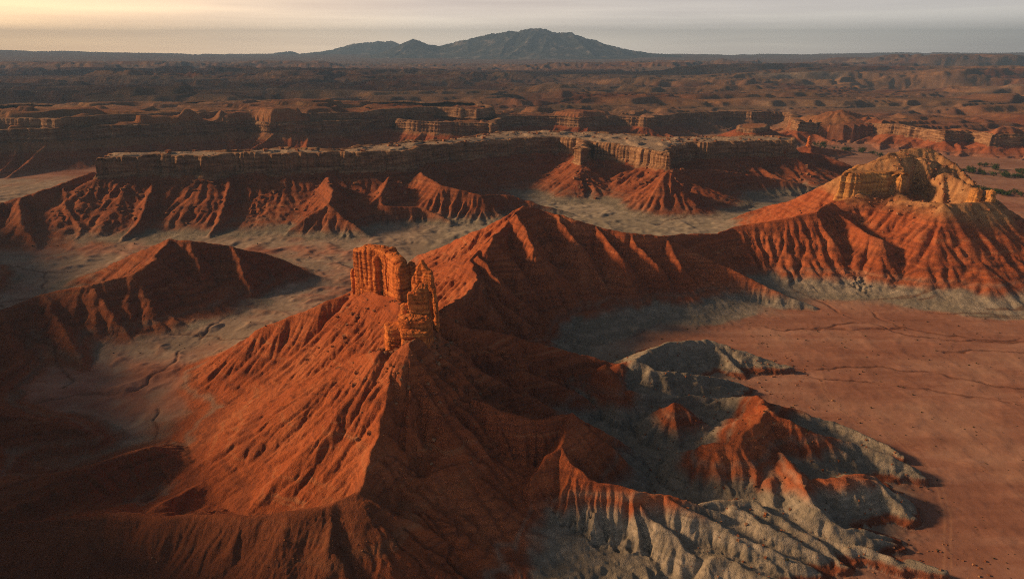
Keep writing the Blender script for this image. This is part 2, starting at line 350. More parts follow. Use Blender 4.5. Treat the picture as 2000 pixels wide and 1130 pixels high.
# named spurs of the mesa
ridge(5, PL((180,335,36),(140,350,33),(70,375,29),(0,395,25),(-120,420,20)), .5, .5, 1.6, 5)
ridge(5, PL((120,355,32),(130,400,22),(160,450,11),(190,480,6)), .55, .55, 1.5, 5)
ridge(5, PL((40,385,27),(40,430,18),(70,480,8)), .55, .55, 1.5, 5)
ridge(5, PL((300,345,34),(290,390,24),(270,430,15),(240,470,7)), .55, .55, 1.5, 5)
ridge(5, PL((450,345,33),(440,390,22),(430,430,14),(400,465,7)), .55, .55, 1.5, 5)
ridge(5, PL((760,345,32),(740,380,23),(700,410,15),(690,440,9)), .55, .55, 1.5, 5)
ridge(5, PL((640,345,33),(650,370,30),(640,395,24),(600,420,17),(560,455,8)), .66, .66, 1.6, 5)
ridge(5, PL((640,395,24),(680,430,15),(720,460,7)), .66, .66, 1.6, 5)
ridge(5, PL((820,335,33),(860,360,28),(940,380,22),(1000,380,19),(1060,400,12),(1120,415,7)), .66, .66, 1.6, 5)
ridge(5, PL((690,375,22),(750,400,18),(830,405,15),(880,430,9)), .62, .62, 1.6, 5)
ridge(5, PL((1310,335,33),(1320,355,25),(1350,375,15),(1400,395,7)), .66, .66, 1.6, 5)
ridge(5, PL((1300,335,33),(1280,360,22),(1260,385,11),(1240,395,7)), .66, .66, 1.6, 5)
ridge(5, PL((1310,330,30),(1400,330,24),(1500,345,15),(1600,365,6)), .6, .6, 1.6, 4)
ridge(5, PL((1540,295,27),(1600,300,21),(1660,320,13),(1700,345,6)), .6, .6, 1.6, 3)
ridge(6, PL((1580,283,16),(1560,288,13),(1520,293,7)), .5, .5, 1.6, 3)
ridge(6, PL((1580,283,16),(1620,290,10),(1660,296,5)), .5, .5, 1.6, 3)
ridge(6, PL((1640,213,43),(1600,222,36),(1560,228,30)), .42, .42, 1.8, 26)
ridge(6, PL((1640,213,43),(1690,224,34),(1740,235,28)), .42, .42, 1.8, 26)

WASHES = [PL((1490,520,1),(1560,545,0),(1540,570,0),(1620,600,0),(1720,640,0),(1850,665,0),(2050,668,0)),
          PL((1700,610,0),(1760,640,0),(1850,655,0),(1960,665,0),(2100,660,0)),
          PL((1520,720,0),(1600,722,0),(1680,715,0),(1790,722,0),(1900,745,0),(2050,760,0)),
          PL((1850,690,0),(1900,682,0),(1960,688,0),(2060,690,0)),
          PL((430,630,5),(400,655,5),(350,690,5),(330,720,5),(270,760,5),(100,785,5),(-50,800,5)),
          PL((300,800,5),(310,840,5),(260,880,5)),
          PL((1480,395,4),(1420,400,5),(1340,425,5),(1280,440,5))]
_r = np.random.RandomState(5)
def braid(x, y, n, dx, dy, wob):
    pts = [(x, y, 0)]; a = 0
    for _ in range(n):
        a = .7 * a + _r.uniform(-1, 1) * wob
        x += dx * _r.uniform(.7, 1.3); y += dy + a
        pts.append((x, y, 0))
    return np.array(pts)
for _ in range(26):
    x0_, y0_ = _r.uniform(70, 330), _r.uniform(215, 430)
    if x0_ < .35 * (y0_ - 150) + 30: continue
    w_ = braid(x0_, y0_, _r.randint(6, 16), 9, _r.uniform(-1.4, .4), 3.0)
    WASHES.append(w_)
    if _r.rand() < .7: k_ = _r.randint(1, 5); WASHES.append(braid(w_[k_][0], w_[k_][1], 6, 6, _r.choice([-3, 3]), 2.5))
for _ in range(14):
    WASHES.append(braid(_r.uniform(-290, -110), _r.uniform(240, 420), _r.randint(5, 12), _r.choice([-6, 7]), _r.uniform(-6, -2), 3.5))
TRACKS = [PL((1600,725,0),(1610,760,0),(1640,800,0),(1740,850,0),(1830,930,0),(1850,1010,0),(1850,1130,0)),
          PL((1740,850,0),(1860,900,0),(2050,950,0))]

def far_plateau(X, Y, D):
    """benches cut by connected canyons that roll away to the horizon"""
    wx = fbm(X / 800, Y / 800, 3, 60) * 260; wy = fbm(X / 800, Y / 800, 3, 61) * 260
    x, y = X + wx, Y + wy
    m = fbm(x / 2300, y / 1300, 3, 40) * 2.6 + .10 * rfbm(X / 110, Y / 110, 3, 44)
    f = m - np.floor(m)
    k = np.clip((D - 1000) / 3500, 0, 1)
    z = 28 + (5 + 7 * k) * (np.floor(m) + sst(.44, .52, f) + .25 * f)
    can = np.abs(fbm(x / 900, y / 620, 3, 42)) + .03 * rfbm(X / 70, Y / 70, 3, 45)
    z -= (9 + 9 * k) * (sst(.16, .12, can) * .65 + sst(.09, .02, can) * .45)
    can2 = np.abs(fbm(x / 330 + 7, y / 250, 3, 48)) + .05 * rfbm(X / 40, Y / 40, 2, 49)
    z -= (4 + 4 * k) * sst(.13, .08, can2)
    z += .9 * rfbm(X / 120, Y / 100, 3, 50)
    z = np.where(D > 6500, z * (1 - sst(6500, 9500, D)) + 32 * sst(6500, 9500, D), z)
    ang = X / np.maximum(Y, 1)
    z += sst(7000, 15000, D) * (75 + 75 * sst(-0.35, -0.8, ang) + 25 * sst(0.35, 0.6, ang) + 22 * fbm(X / 1900, Y / 2600, 3, 71) + 16 * sst(.1, .2, fbm(X / 1500, Y / 1500, 3, 73)))
    rs = np.random.RandomState(12)
    for k_ in range(15):
        y0 = 1250 * 1.12 ** k_; dep = y0 * rs.uniform(.07, .16); hh = (7 + .0032 * y0) * rs.uniform(.7, 1.2)
        b_ = np.nonzero(np.abs(Y - y0 * 1.05) < y0 * .28)[0]
        if len(b_) == 0: continue
        xb, yb = X[b_], Y[b_]
        msk = sst(-.05, .03, pn2(xb / (y0 * .55) + 3.7 * k_, yb / 9000 + k_, 57))
        e = yb - (y0 + y0 * .10 * fbm(xb / (y0 * .20) + k_, yb / (y0 * .8), 4, 58, .6))
        z[b_] += hh * sst(0, 8 + .006 * y0, e) * sst(dep, dep * .85, e) * msk
    # a long pale escarpment on the far right
    e = Y - (2450 + 260 * fbm(X / 500, Y / 900, 3, 55) - .12 * (X - 1200))
    z += sst(600, 1200, X) * 26 * sst(0, 45, e) * sst(2600, 600, e)
    e = Y - (4300 + 400 * fbm(X / 700, Y / 900, 3, 56))
    z += sst(2300, 2700, X) * 55 * sst(0, 140, e) * sst(2600, 900, e)
    return z

def height(X, Y):
    shp = X.shape
    X = X.ravel().astype(np.float32); Y = Y.ravel().astype(np.float32)
    D = np.hypot(X, Y)
    own = np.zeros(X.shape, np.int8)
    near = D < 1500
    left = sst(-30, -100, X) * sst(150, 230, Y)
    back = sst(385, 470, Y) * (1 - sst(140, 260, X))
    lb = np.maximum(left, back)
    h = 4.5 * lb + 1.5 * sst(500, 900, Y)
    m = np.nonzero((lb > 0) & (Y < 700))[0]
    h[m] += lb[m] * (2.0 * np.clip(rfbm(X[m] / 23, Y[m] / 23, 3, 12), -0.3, 1) + 0.5 * fbm(X[m] / 8, Y[m] / 8, 2, 15)) * sst(700, 560, Y[m])
    m = np.nonzero(near)[0]
    xm_, ym_ = X[m], Y[m]
    h[m] += 0.25 * fbm(xm_ / 40, ym_ / 25, 3, 13)
    # domain warp keeps crests from running ruler-straight
    Xw = X.copy(); Yw = Y.copy()
    Xw[m] += 3.4 * fbm(xm_ / 30, ym_ / 30, 3, 1) + 0.9 * pn2(xm_ / 6, ym_ / 6, 8) + .3 * pn2(xm_ / 2, ym_ / 2, 10)
    Yw[m] += 3.4 * fbm(xm_ / 30, ym_ / 30, 3, 4) + 0.9 * pn2(xm_ / 6, ym_ / 6, 9) + .3 * pn2(xm_ / 2, ym_ / 2, 11)
    idx_near = np.nonzero(near)[0]
    Xn, Yn = Xw[idx_near], Yw[idx_near]
    hn = h[idx_near]; on = own[idx_near]
    base = hn.copy()
    sn = np.zeros(len(hn), np.float32); dn = np.zeros(len(hn), np.float32)
    cnt = [0.0]
    order = np.argsort(Yn, kind='stable'); Ys = Yn[order]
    def apply(gid, pts, sl, sr, n, fl, r0):
        for a, b in zip(pts[:-1], pts[1:]):
            arc = cnt[0]; cnt[0] += math.hypot(b[0] - a[0], b[1] - a[1])
            zm = max(a[2], b[2]); W = (zm - fl) / min(sl, sr) * n + 1
            lo = np.searchsorted(Ys, min(a[1], b[1]) - W); hi = np.searchsorted(Ys, max(a[1], b[1]) + W)
            if hi <= lo: continue
            ii = order[lo:hi]
            xx = Xn[ii]
            ii = ii[(xx > min(a[0], b[0]) - W) & (xx < max(a[0], b[0]) + W)]
            if len(ii) == 0: continue
            x = Xn[ii] - a[0]; y = Yn[ii] - a[1]
            dx, dy = b[0] - a[0], b[1] - a[1]; L2 = dx * dx + dy * dy + 1e-9
            t = np.clip((x * dx + y * dy) / L2, 0, 1)
            ex = x - t * dx; ey = y - t * dy
            d = np.sqrt(ex * ex + ey * ey)
            side = (dx * ey - dy * ex) / (math.sqrt(L2) * (d + 1e-3))
            s = sr + (sl - sr) * (0.5 + 0.5 * side)
            zc = a[2] + t * (b[2] - a[2])
            de = np.sqrt(d * d + r0 * r0) - r0
            u = de * s / (n * np.maximum(zc - fl, 0.3))
            val = fl + (zc - fl) * np.power(np.clip(1 - u, 0, 1), n)
            cur = hn[ii]
            up = (val > cur) & (u < 1)
            k = ii[up]
            hn[k] = val[up]; on[k] = gid
            Ls = math.sqrt(L2)
            al = (x[up] * dx + y[up] * dy) / Ls
            pe = np.abs(x[up] * dy - y[up] * dx) / Ls + .5
            ov = np.where(al > Ls, al - Ls, np.where(al < 0, al, 0))
            sn[k] = arc + t[up] * Ls + 20 * np.arctan2(ov, pe) + np.where(side[up] > 0, 500.0, 0)
            dn[k] = d[up]
    for r in RIDGES: apply(*r)
    # talus below the cliffs
    def talus(poly, drop, gid, s, fl, closed):
        q = poly.copy(); q[:, 2] -= drop
        if closed: q = np.vstack([q, q[:1]])
        apply(gid, q, s, s, 1.35, fl, 0.3)
    talus(mesa_poly, MESA_DROP, 5, .42, 6.5, True)
    talus(rim2, 12.0, 6, .60, 4.0, False)
    talus(smallb, 5.0, 6, .5, 3.0, True)
    # rills and ribs run straight down from the crests
    gully = lambda a_, w_: np.power(np.clip(1 - np.abs(a_) * w_, 0, 1), 1.3)
    sw = sn + 1.3 * pn2(Xn / 7, Yn / 7, 70) * np.minimum(dn / 8, 1)
    sw = sw + 2.6 * pn2(sw / 17, dn / 45, 71)
    hh_ = np.clip((hn - base) / 5, 0, 1)
    var = sst(-.55, .5, pn2(sn / 26, dn / 60, 76))
    big_ = np.array([1, .70, 1.7, 1.5, 1.5, 2.6, 1.9, .7, .55, 1])[on] * (.35 + .9 * var)
    big_ = big_ * np.where((on == 1) & (Xn < -15) & (Yn < 138), .12, 1)
    big_ = big_ * np.where((on == 1) & (Xn > -29), 3.6, 1)
    rib = gully(pn2(sw / 11.0, dn / 90, 72), 1.9) * 1.0 * big_ * np.minimum(dn / 16, 1)
    rib = rib + gully(pn2(sw / 6.5, dn / 60, 69), 4.5) * np.where(((on == 1) & (Xn > -29)) | (on == 2), 1.5, .35) * np.minimum(dn / 9, 1) * (.3 + .9 * var)
    rib = rib + gully(pn2(sw / 4.6, dn / 40, 73), 1.9) * .5 * big_ * np.minimum(dn / 7, 1)
    fs_ = np.where((on == 1) & (Xn < -15) & (Yn < 138), .4, 1)
    rib = rib + gully(pn2(sw / 1.9, dn / 26, 74), 1.8) * fs_ * np.where(on == 1, .38, .28) * np.minimum(dn / 3, 1) * (.4 + .8 * var)
    rib = rib + gully(pn2(sw / .85, dn / 14, 75), 1.8) * .19 * np.minimum(dn / 2, 1) * (Yn < 330)
    hn -= rib * hh_ * (on > 0)
    # thin hard beds stand out as ledges here and there
    zb_ = hn / 2.3 + .8 * pn2(Xn / 40, Yn / 40, 81)
    fr_ = zb_ - np.floor(zb_)
    lm_ = np.array([0, .25, .8, .7, 1, 1, 1, .3, 0, 0], np.float32)[on] * sst(.05, .4, pn2(Xn / 12, Yn / 12, 82) + .25 * pn2(Xn / 3, Yn / 3, 83)) * hh_ * ((on > 0) & (on != 8))
    hn += lm_ * .55 * (sst(.42, .55, fr_) - fr_)
    # loose rubble on the butte's upper slopes
    bt = np.nonzero((on == 4) & (hn > 41) & (Xn > 195))[0]
    hn[bt] += 1.5 * rfbm(Xn[bt] / 6, Yn[bt] / 6, 3, 78) * sst(41, 48, hn[bt])
    # undercut banks where the grey spurs end on the plain
    bk = np.nonzero((on == 8) & (Xn > 52) & (Yn < 275))[0]
    e_ = hn[bk] - base[bk] + .35 * pn2(Xn[bk] / 2.5, Yn[bk] / 2.5, 79)
    bh_ = 1.4 + 1.4 * sst(-.3, .5, pn2(Xn[bk] / 14, Yn[bk] / 14, 77)) * sst(60, 80, Xn[bk])
    hn[bk] = base[bk] + np.where(e_ < bh_, bh_ * sst(.3 * bh_, .6 * bh_, e_) * .85 + .15 * e_, e_)
    on[hn < base + 0.35] = 0
    hn = np.maximum(hn, base - .5)
    h[idx_near] = hn; own[idx_near] = on
    # tops (edge set back behind the cliff meshes)
    def top(poly, inset, gid, zfun, lim):
        m = np.nonzero(lim)[0]
        if len(m) == 0: return
        ins = inside(poly, X[m], Y[m])
        m = m[ins]
        xm, ym = X[m], Y[m]
        dmin = np.full(len(m), 1e9, np.float32)
        c = (D[m] < 1700)
        cm = np.nonzero(c)[0]
        P2 = poly[:, :2]
        o = cm[np.argsort(ym[cm])]; yo = ym[o]
        nxt = np.roll(P2, -1, axis=0)
        for a, b in zip(P2, nxt):
            if math.hypot(*(b - a)) > 400: continue
            R_ = 14
            lo = np.searchsorted(yo, min(a[1], b[1]) - R_); hi = np.searchsorted(yo, max(a[1], b[1]) + R_)
            ii = o[lo:hi]
            if len(ii) == 0: continue
            ii = ii[(xm[ii] > min(a[0], b[0]) - R_) & (xm[ii] < max(a[0], b[0]) + R_)]
            x = xm[ii] - a[0]; y = ym[ii] - a[1]; dx, dy = b - a
            t = np.clip((x * dx + y * dy) / (dx * dx + dy * dy + 1e-9), 0, 1)
            dmin[ii] = np.minimum(dmin[ii], np.hypot(x - t * dx, y - t * dy))
        k = dmin > inset
        z = zfun(xm, ym, D[m], np.clip(dmin, 0, 14))
        h[m] = np.where(k, z, np.maximum(h[m], -50))
        own[m] = gid
    zt = lambda a: (lambda x, y, D_, e: a(x, y) + 0.05 * e)
    mz = np.polyfit(mesa_poly[:, 0], mesa_poly[:, 2], 2)
    top(mesa_poly, 3.0, 5, lambda x, y, D_, e: np.polyval(mz, x) - 0.2 + 0.9 * fbm(x / 14, y / 14, 3, 31) * sst(2, 12, e) + 1.6 * sst(3, 14, e) * (fbm(x / 30, y / 30, 2, 33) > 0.05), near & (Y > 450) & (Y < 800))
    rz = lambda x: np.interp(x, [-700, -350, -150, 60, 300, 700], [44.5, 42, 38, 32.5, 27.5, 25])
    hz = h.copy()
    def rough_top(x, y):
        q_ = fbm(x / 210, y / 150, 4, 38) * 4
        f_q = q_ - np.floor(q_)
        return 2.4 * rfbm(x / 45, y / 40, 3, 36) + 4.5 * (np.floor(q_) + sst(.40, .55, f_q)) - 9 * sst(.13, .03, np.abs(fbm(x / 240, y / 170, 3, 34)))
    def ptop(x, y, D_, e):
        b = sst(0, 500, D_ - 1000)
        z = np.zeros_like(x)
        n_ = np.nonzero(b < 1)[0]; f_ = np.nonzero(b > 0)[0]
        x1_, y1_ = x[n_], y[n_]
        z[n_] = (rz(x1_) + .9 * fbm(x1_ / 25, y1_ / 25, 3, 35) + 1.5 * rough_top(x1_, y1_) * sst(3, 14, e[n_])) * (1 - b[n_])
        z[f_] += far_plateau(x[f_], y[f_], D_[f_]) * b[f_]
        return z
    top(rim2_poly, 5.0, 6, ptop, (Y > 600))
    top(tier, 5.0, 6, lambda x, y, D_, e: np.interp(x, [-600, -100, 0], [52.5, 46.5, 45.5]) + .9 * rough_top(x, y) * sst(4, 14, e), near & (Y > 700))
    top(smallb, 3.0, 6, lambda x, y, D_, e: 24 + 0 * x, near & (Y > 800))
    hz2 = h.copy()
    cm_ = near & (X > 190) & (X < 320) & (Y > 400) & (Y < 480)
    top(cap_poly, 2.5, 4, lambda x, y, D_, e: 49.8 + .5 * fbm(x / 6, y / 6, 3, 39), cm_)
    cm_ = np.nonzero(cm_)[0]
    ic_ = inside(cap_poly, X[cm_], Y[cm_])
    h[cm_] = np.where(ic_ & (hz2[cm_] > 50), np.maximum(h[cm_], hz2[cm_]), h[cm_])
    # the slope below the butte's cliff starts at the cliff foot
    fr = cap_poly[cap_poly[:, 1] < np.median(cap_poly[:, 1]) + 2]
    dd = np.full(len(cm_), 1e9, np.float32)
    for q_ in fr: dd = np.minimum(dd, np.hypot(X[cm_] - q_[0], Y[cm_] - q_[1]))
    lim_ = 38.5 - .45 * dd + 3.0 * np.maximum(0, X[cm_] - cap_poly[:, 0].max() + 15) + 1.2 * np.maximum(0, Y[cm_] - 432)
    h[cm_] = np.where(~ic_ & (dd < 20), np.minimum(h[cm_], np.maximum(lim_, 20)), h[cm_])
    pk = np.nonzero(near & (np.abs(X - 520) < 120) & (Y > 980) & (Y < 1250))[0]
    h[pk] = np.maximum(h[pk], hz[pk] * (hz[pk] > 27))
    return h.reshape(shp), own.reshape(shp)

def erode(h, n_drops, steps, batches, seed, k_er=0.3, k_dep=0.25, cap=3.0, inertia=0.08, evap=0.02, limit=None, blur=0):
    rs = np.random.RandomState(seed)
    ny, nx = h.shape
    hf = h.ravel().astype(np.float64).copy()
    h0 = hf.copy()
    N = nx * ny
    for _ in range(batches):
        x = rs.rand(n_drops) * (nx - 3) + 1; y = rs.rand(n_drops) * (ny - 3) + 1
        dx = np.zeros(n_drops); dy = np.zeros(n_drops); sp = np.ones(n_drops); wa = np.ones(n_drops); se = np.zeros(n_drops)
        for st in range(steps):
            ix = x.astype(np.int32); iy = y.astype(np.int32)
            fx = x - ix; fy = y - iy
            i = iy * nx + ix
            a, b, c, d = hf[i], hf[i + 1], hf[i + nx], hf[i + nx + 1]
            gx = (b - a) * (1 - fy) + (d - c) * fy
            gy = (c - a) * (1 - fx) + (d - b) * fx
            hh = a * (1 - fx) * (1 - fy) + b * fx * (1 - fy) + c * (1 - fx) * fy + d * fx * fy
            dx = dx * inertia - gx * (1 - inertia); dy = dy * inertia - gy * (1 - inertia)
            l = np.sqrt(dx * dx + dy * dy) + 1e-9
            dx /= l; dy /= l
            x2 = x + dx; y2 = y + dy
            ok = (x2 > 1) & (x2 < nx - 2) & (y2 > 1) & (y2 < ny - 2) & (l > 1e-4)
            x2 = np.where(ok, x2, x); y2 = np.where(ok, y2, y)
            jx = x2.astype(np.int32); jy = y2.astype(np.int32)
            gx2 = x2 - jx; gy2 = y2 - jy
            j = jy * nx + jx
            h2 = hf[j] * (1 - gx2) * (1 - gy2) + hf[j + 1] * gx2 * (1 - gy2) + hf[j + nx] * (1 - gx2) * gy2 + hf[j + nx + 1] * gx2 * gy2
            dh = h2 - hh
            C = np.maximum(-dh * sp * wa * cap, 0.002)
            dep = np.where(dh > 0, np.minimum(dh, se), np.where(se > C, (se - C) * k_dep, 0))
            ero = np.where((dh <= 0) & (se <= C), np.minimum((C - se) * k_er, -dh), 0)
            q = np.where(ok, dep - ero, 0)
            se = se - q
            w00 = (1 - fx) * (1 - fy) * q; w10 = fx * (1 - fy) * q; w01 = (1 - fx) * fy * q; w11 = fx * fy * q
            acc = np.bincount(np.concatenate([i, i + 1, i + nx, i + nx + 1]), np.concatenate([w00, w10, w01, w11]), minlength=N)
            hf += acc
            if limit is not None and st % 12 == 11: np.clip(hf, h0 - limit, h0 + limit * 0.7, out=hf)
            sp = np.sqrt(np.maximum(sp * sp - dh * 4, 0.05)); sp = np.minimum(sp, 6)
            wa *= 1 - evap
            x, y = x2, y2
        if limit is not None: np.clip(hf, h0 - limit, h0 + limit * 0.7, out=hf)
    return hf.reshape(ny, nx)

def bilin(g, x0, y0, cell, X, Y):
    ny, nx = g.shape
    fx = np.clip((X - x0) / cell, 0, nx - 1.001); fy = np.clip((Y - y0) / cell, 0, ny - 1.001)
    ix = fx.astype(np.int32); iy = fy.astype(np.int32); fx = fx - ix; fy = fy - iy
    return (g[iy, ix] * (1 - fx) + g[iy, ix + 1] * fx) * (1 - fy) + (g[iy + 1, ix] * (1 - fx) + g[iy + 1, ix + 1] * fx) * fy

# coarse erosion over the whole basin, fine erosion on the near hills
A_X0, A_Y0, A_C, A_NX, A_NY = -500.0, 55.0, 1.25, 860, 560
gx, gy = np.meshgrid(A_X0 + A_C * np.arange(A_NX), A_Y0 + A_C * np.arange(A_NY))
HA, OA = height(gx, gy)
HA = HA.astype(np.float64)
tp = HA.copy()
print("heightA", time.time() - T0)
EA = erode(HA + 0.5 * fbm(gx / 9, gy / 9, 3, 80), 48000, 50, 2, 3, k_er=.055, cap=2.5, limit=1.5)
dA = EA - HA
print("erodeA", time.time() - T0)
B_X0, B_Y0, B_C, B_NX, B_NY = -170.0, 90.0, 0.45, 900, 700
gx, gy = np.meshgrid(B_X0 + B_C * np.arange(B_NX), B_Y0 + B_C * np.arange(B_NY))
HB, OB = height(gx, gy)
HB1 = HB + bilin(dA, A_X0, A_Y0, A_C, gx, gy)
EB = erode(HB1 + 0.10 * fbm(gx / 2.2, gy / 2.2, 3, 85), 36000, 36, 2, 5, k_er=.06, cap=2.0, limit=0.5)
dB = EB - HB1
print("erodeB", time.time() - T0)

def full_height(X, Y):
    h = np.zeros(X.shape, np.float32); own = np.zeros(X.shape, np.int8)
    inb = (X > B_X0) & (X < B_X0 + B_C * (B_NX - 2)) & (Y > B_Y0) & (Y < B_Y0 + B_C * (B_NY - 2))
    ina = ~inb & (X > A_X0) & (X < A_X0 + A_C * (A_NX - 2)) & (Y > A_Y0) & (Y < A_Y0 + A_C * (A_NY - 2))
    for m, g, o, x0, y0, c in ((inb, HB, OB, B_X0, B_Y0, B_C), (ina, HA, OA, A_X0, A_Y0, A_C)):
        h[m] = bilin(g, x0, y0, c, X[m], Y[m])
        own[m] = o[((Y[m] - y0) / c + .5).astype(np.int32), ((X[m] - x0) / c + .5).astype(np.int32)]
    m = ~inb & ~ina
    h[m], own[m] = height(X[m], Y[m])
    def wgt(x0, y0, c, nx, ny, m):
        return sst(0, m, np.minimum(np.minimum(X - x0, x0 + c * (nx - 1) - X), np.minimum(Y - y0, y0 + c * (ny - 1) - Y)))
    wa = wgt(A_X0, A_Y0, A_C, A_NX, A_NY, 25)
    wb = wgt(B_X0, B_Y0, B_C, B_NX, B_NY, 12)
    ea = np.where(wa > 0, bilin(dA, A_X0, A_Y0, A_C, X, Y) * wa, 0)
    eb = np.where(wb > 0, bilin(dB, B_X0, B_Y0, B_C, X, Y) * wb, 0)
    calm = (1 - .75 * sst(142, 133, Y) * sst(-8, -25, X)) * (1 - .45 * sst(-25, -40, X) * sst(126, 140, Y) * sst(250, 225, Y))
    ea = ea * calm; eb = eb * (1 - .75 * sst(142, 133, Y) * sst(-8, -25, X))
    h2 = h + ea + eb
    return h2, own, ea + eb

# ------------------------------------------------------------------ the terrain sheet: a fan that coarsens with distance
cols = np.concatenate([np.linspace(-130, -43, 50, endpoint=False), np.linspace(-43, 42, 870, endpoint=False), np.linspace(42, 75, 24)])
rr = [40.0]
while rr[-1] < 15800:
    r = rr[-1]
    k = 0.012 if r < 88 else 0.0029 if r < 420 else 0.0036 if r < 1100 else 0.0060 if r < 4000 else 0.014
    rr.append(r * (1 + k))
rr = np.array(rr)
A_, R_ = np.meshgrid(np.radians(cols), rr)
FX, FY = (R_ * np.sin(A_)).astype(np.float32), (R_ * np.cos(A_)).astype(np.float32)
FZ, FO, FE = full_height(FX, FY)
print("fan", FX.shape, time.time() - T0)

# dry washes and tracks are cut into the sheet
def line_dist(pts, X, Y, reach):
    d = np.full(X.shape, 1e9, np.float32)
    for a, b in zip(pts[:-1], pts[1:]):
        m = (X > min(a[0], b[0]) - reach) & (X < max(a[0], b[0]) + reach) & (Y > min(a[1], b[1]) - reach) & (Y < max(a[1], b[1]) + reach)
        x = X[m] - a[0]; y = Y[m] - a[1]; dx, dy = b[0] - a[0], b[1] - a[1]
        t = np.clip((x * dx + y * dy) / (dx * dx + dy * dy), 0, 1)
        d[m] = np.minimum(d[m], np.hypot(x - t * dx, y - t * dy))
    return d
WX, WY = FX.copy(), FY.copy()
m_ = np.nonzero((np.hypot(FX, FY) < 800) & (FO == 0))
WX[m_] += 2.5 * fbm(FX[m_] / 9, FY[m_] / 9, 3, 90); WY[m_] += 2.5 * fbm(FX[m_] / 9, FY[m_] / 9, 3, 94)
D_ = np.hypot(FX, FY)
chan = np.zeros(FX.shape, np.float32)
for w in WASHES:
    d = line_dist(resample(w, 6, 3.5, 16, 17), WX, WY, 10)
    c = np.exp(-(d / (0.34 + .0009 * D_)) ** 2) * sst(-.7, .1, fbm(FX / 14, FY / 14, 2, 97)); chan = np.maximum(chan, c)
track = np.zeros(FX.shape, np.float32)
for w in TRACKS:
    d = line_dist(resample(w, 4, 0.8, 25, 19), FX, FY, 10)
    track = np.maximum(track, np.exp(-((d - 0.75) / 0.28) ** 2))
FZ = FZ - 0.45 * chan * (FO == 0)

# ------------------------------------------------------------------ what the ground is made of (masks: r grey clay, g tan caprock, b dark channel and front-slope shade, a pale dust)
def soil(X, Y, Z, O, E):
    nz = 2.2 * fbm(X / 18, Y / 18, 4, 20) + 1.0 * fbm(X / 4, Y / 4, 2, 24)
    zg = np.full(X.shape, 4.0)
    XN = X + 9 * fbm(X / 11, Y / 11, 3, 28)
    rf = sst(-14 + 14 * sst(168, 155, Y), 2 + 14 * sst(168, 155, Y), XN + 0.10 * (Y - 150)) * sst(275, 250, Y)             # grey feet of the near right hills
    zg = zg * (1 - rf) + (7.8 + 2.5 * sst(160, 148, Y) + 9 * sst(204, 218, Y) * sst(36, 48, X)) * rf
    nf = sst(0, 40, X) * sst(250, 270, Y) * sst(420, 400, Y); zg = zg * (1 - nf) + 6.0 * nf
    lf = sst(-60, -120, X) * sst(230, 260, Y) * sst(420, 380, Y); zg = zg * (1 - lf) + 6.8 * lf
    mf = sst(400, 440, Y) * sst(700, 600, Y); zg = zg * (1 - mf) + (9.0 - 2.0 * sst(60, 160, X)) * mf
    zz = Z + .7 * nz - 1.4 * np.clip(E, -1.2, .6)
    g = sst(1.5, -1.5, zz - zg)
    g = np.maximum(g, .55 * np.exp(-((zz - zg - 2.6) / .40) ** 2) * (O > 0))
    plain = sst(15, 60, X - 0.05 * (Y - 200)) * sst(420, 380, Y) + sst(180, 260, X) * sst(380, 420, Y)
    plain = np.clip(plain, 0, 1) * (O == 0)
    edge = sst(1.6, 0.2, Z)                                               # open plain is red silt
    g = g * (1 - 0.92 * plain * edge)
    g = g * (1 - 0.75 * sst(650, 760, Y) * (Z < 12))
    fgl = sst(-95, -60, X) * sst(-12, -22, XN) * sst(300, 260, Y)
    g = g * (1 - 0.85 * fgl)
    g = g * sst(95, 125, Y + 0 * X)
    g = g * (1 - .22 * (O == 0) * sst(-30, -80, X))
    g = g * (1 - 0.5 * (O == 0) * sst(0.1, 0.5, fbm(X / 30, Y / 30, 3, 27)) * sst(-40, -100, X))
    return np.clip(g, 0, 1)
gray = np.zeros(FX.shape, np.float32)
m_ = np.nonzero(D_ < 1260)
gray[m_] = soil(FX[m_], FY[m_], FZ[m_], FO[m_], FE[m_])
tan = np.zeros(FX.shape)
tan = np.where((FO == 5) & (FZ > 38.5), 0.85, tan)
gravel_shade = sst(-20, -34, FX) * sst(145, 127, FY + 3 * fbm(FX / 12, FY / 12, 3, 98)) * (FO == 1)  # dark pebbly front slope; its darkening also stands in for shade
tan[(FO == 4) & (FZ > 40)] = 0.9
tan = np.where((FO == 4) & (FX > 205), np.maximum(tan, .9 * sst(30, 40, FZ + 6 * sst(240, 270, FX))), tan)
m_ = np.nonzero((FO == 6) & (FZ > 22) & (D_ < 1300)); tan[m_] = 0.55 + 0.35 * fbm(FX[m_] / 70, FY[m_] / 50, 3, 66)
scrubm = np.zeros(FX.shape, np.float32)
m_ = np.nonzero(D_ > 780)
x_, y_ = FX[m_], FY[m_]
farn = fbm(x_ / 420, y_ / 260, 4, 62) + 0.8 * fbm(x_ / 80, y_ / 60, 3, 63)
fb = sst(820, 1000, D_[m_]) * (FO[m_] == 6) * (FZ[m_] > 24)
fb = np.maximum(fb, sst(1000, 1300, D_[m_]))
tan[m_] = tan[m_] * (1 - fb) + fb * np.clip(0.30 + 0.8 * farn, 0, 0.9)
scrubm[m_] = fb * np.clip(0.28 + .9 * fbm(x_ / 190 + 9, y_ / 130, 4, 65), 0, 1)
gray[m_] = gray[m_] * (1 - fb) + fb * np.clip(0.25 + 0.9 * fbm(x_ / 700, y_ / 300 + 5, 4, 68), 0, 0.9)
flat = np.where((FO == 0), 1.0, 0.0)
def soften(a, n):
    for _ in range(n):
        a = (a + np.roll(a, 1, 0) + np.roll(a, -1, 0) + np.roll(a, 1, 1) + np.roll(a, -1, 1)) / 5
    return a
flat = soften(flat, 14)
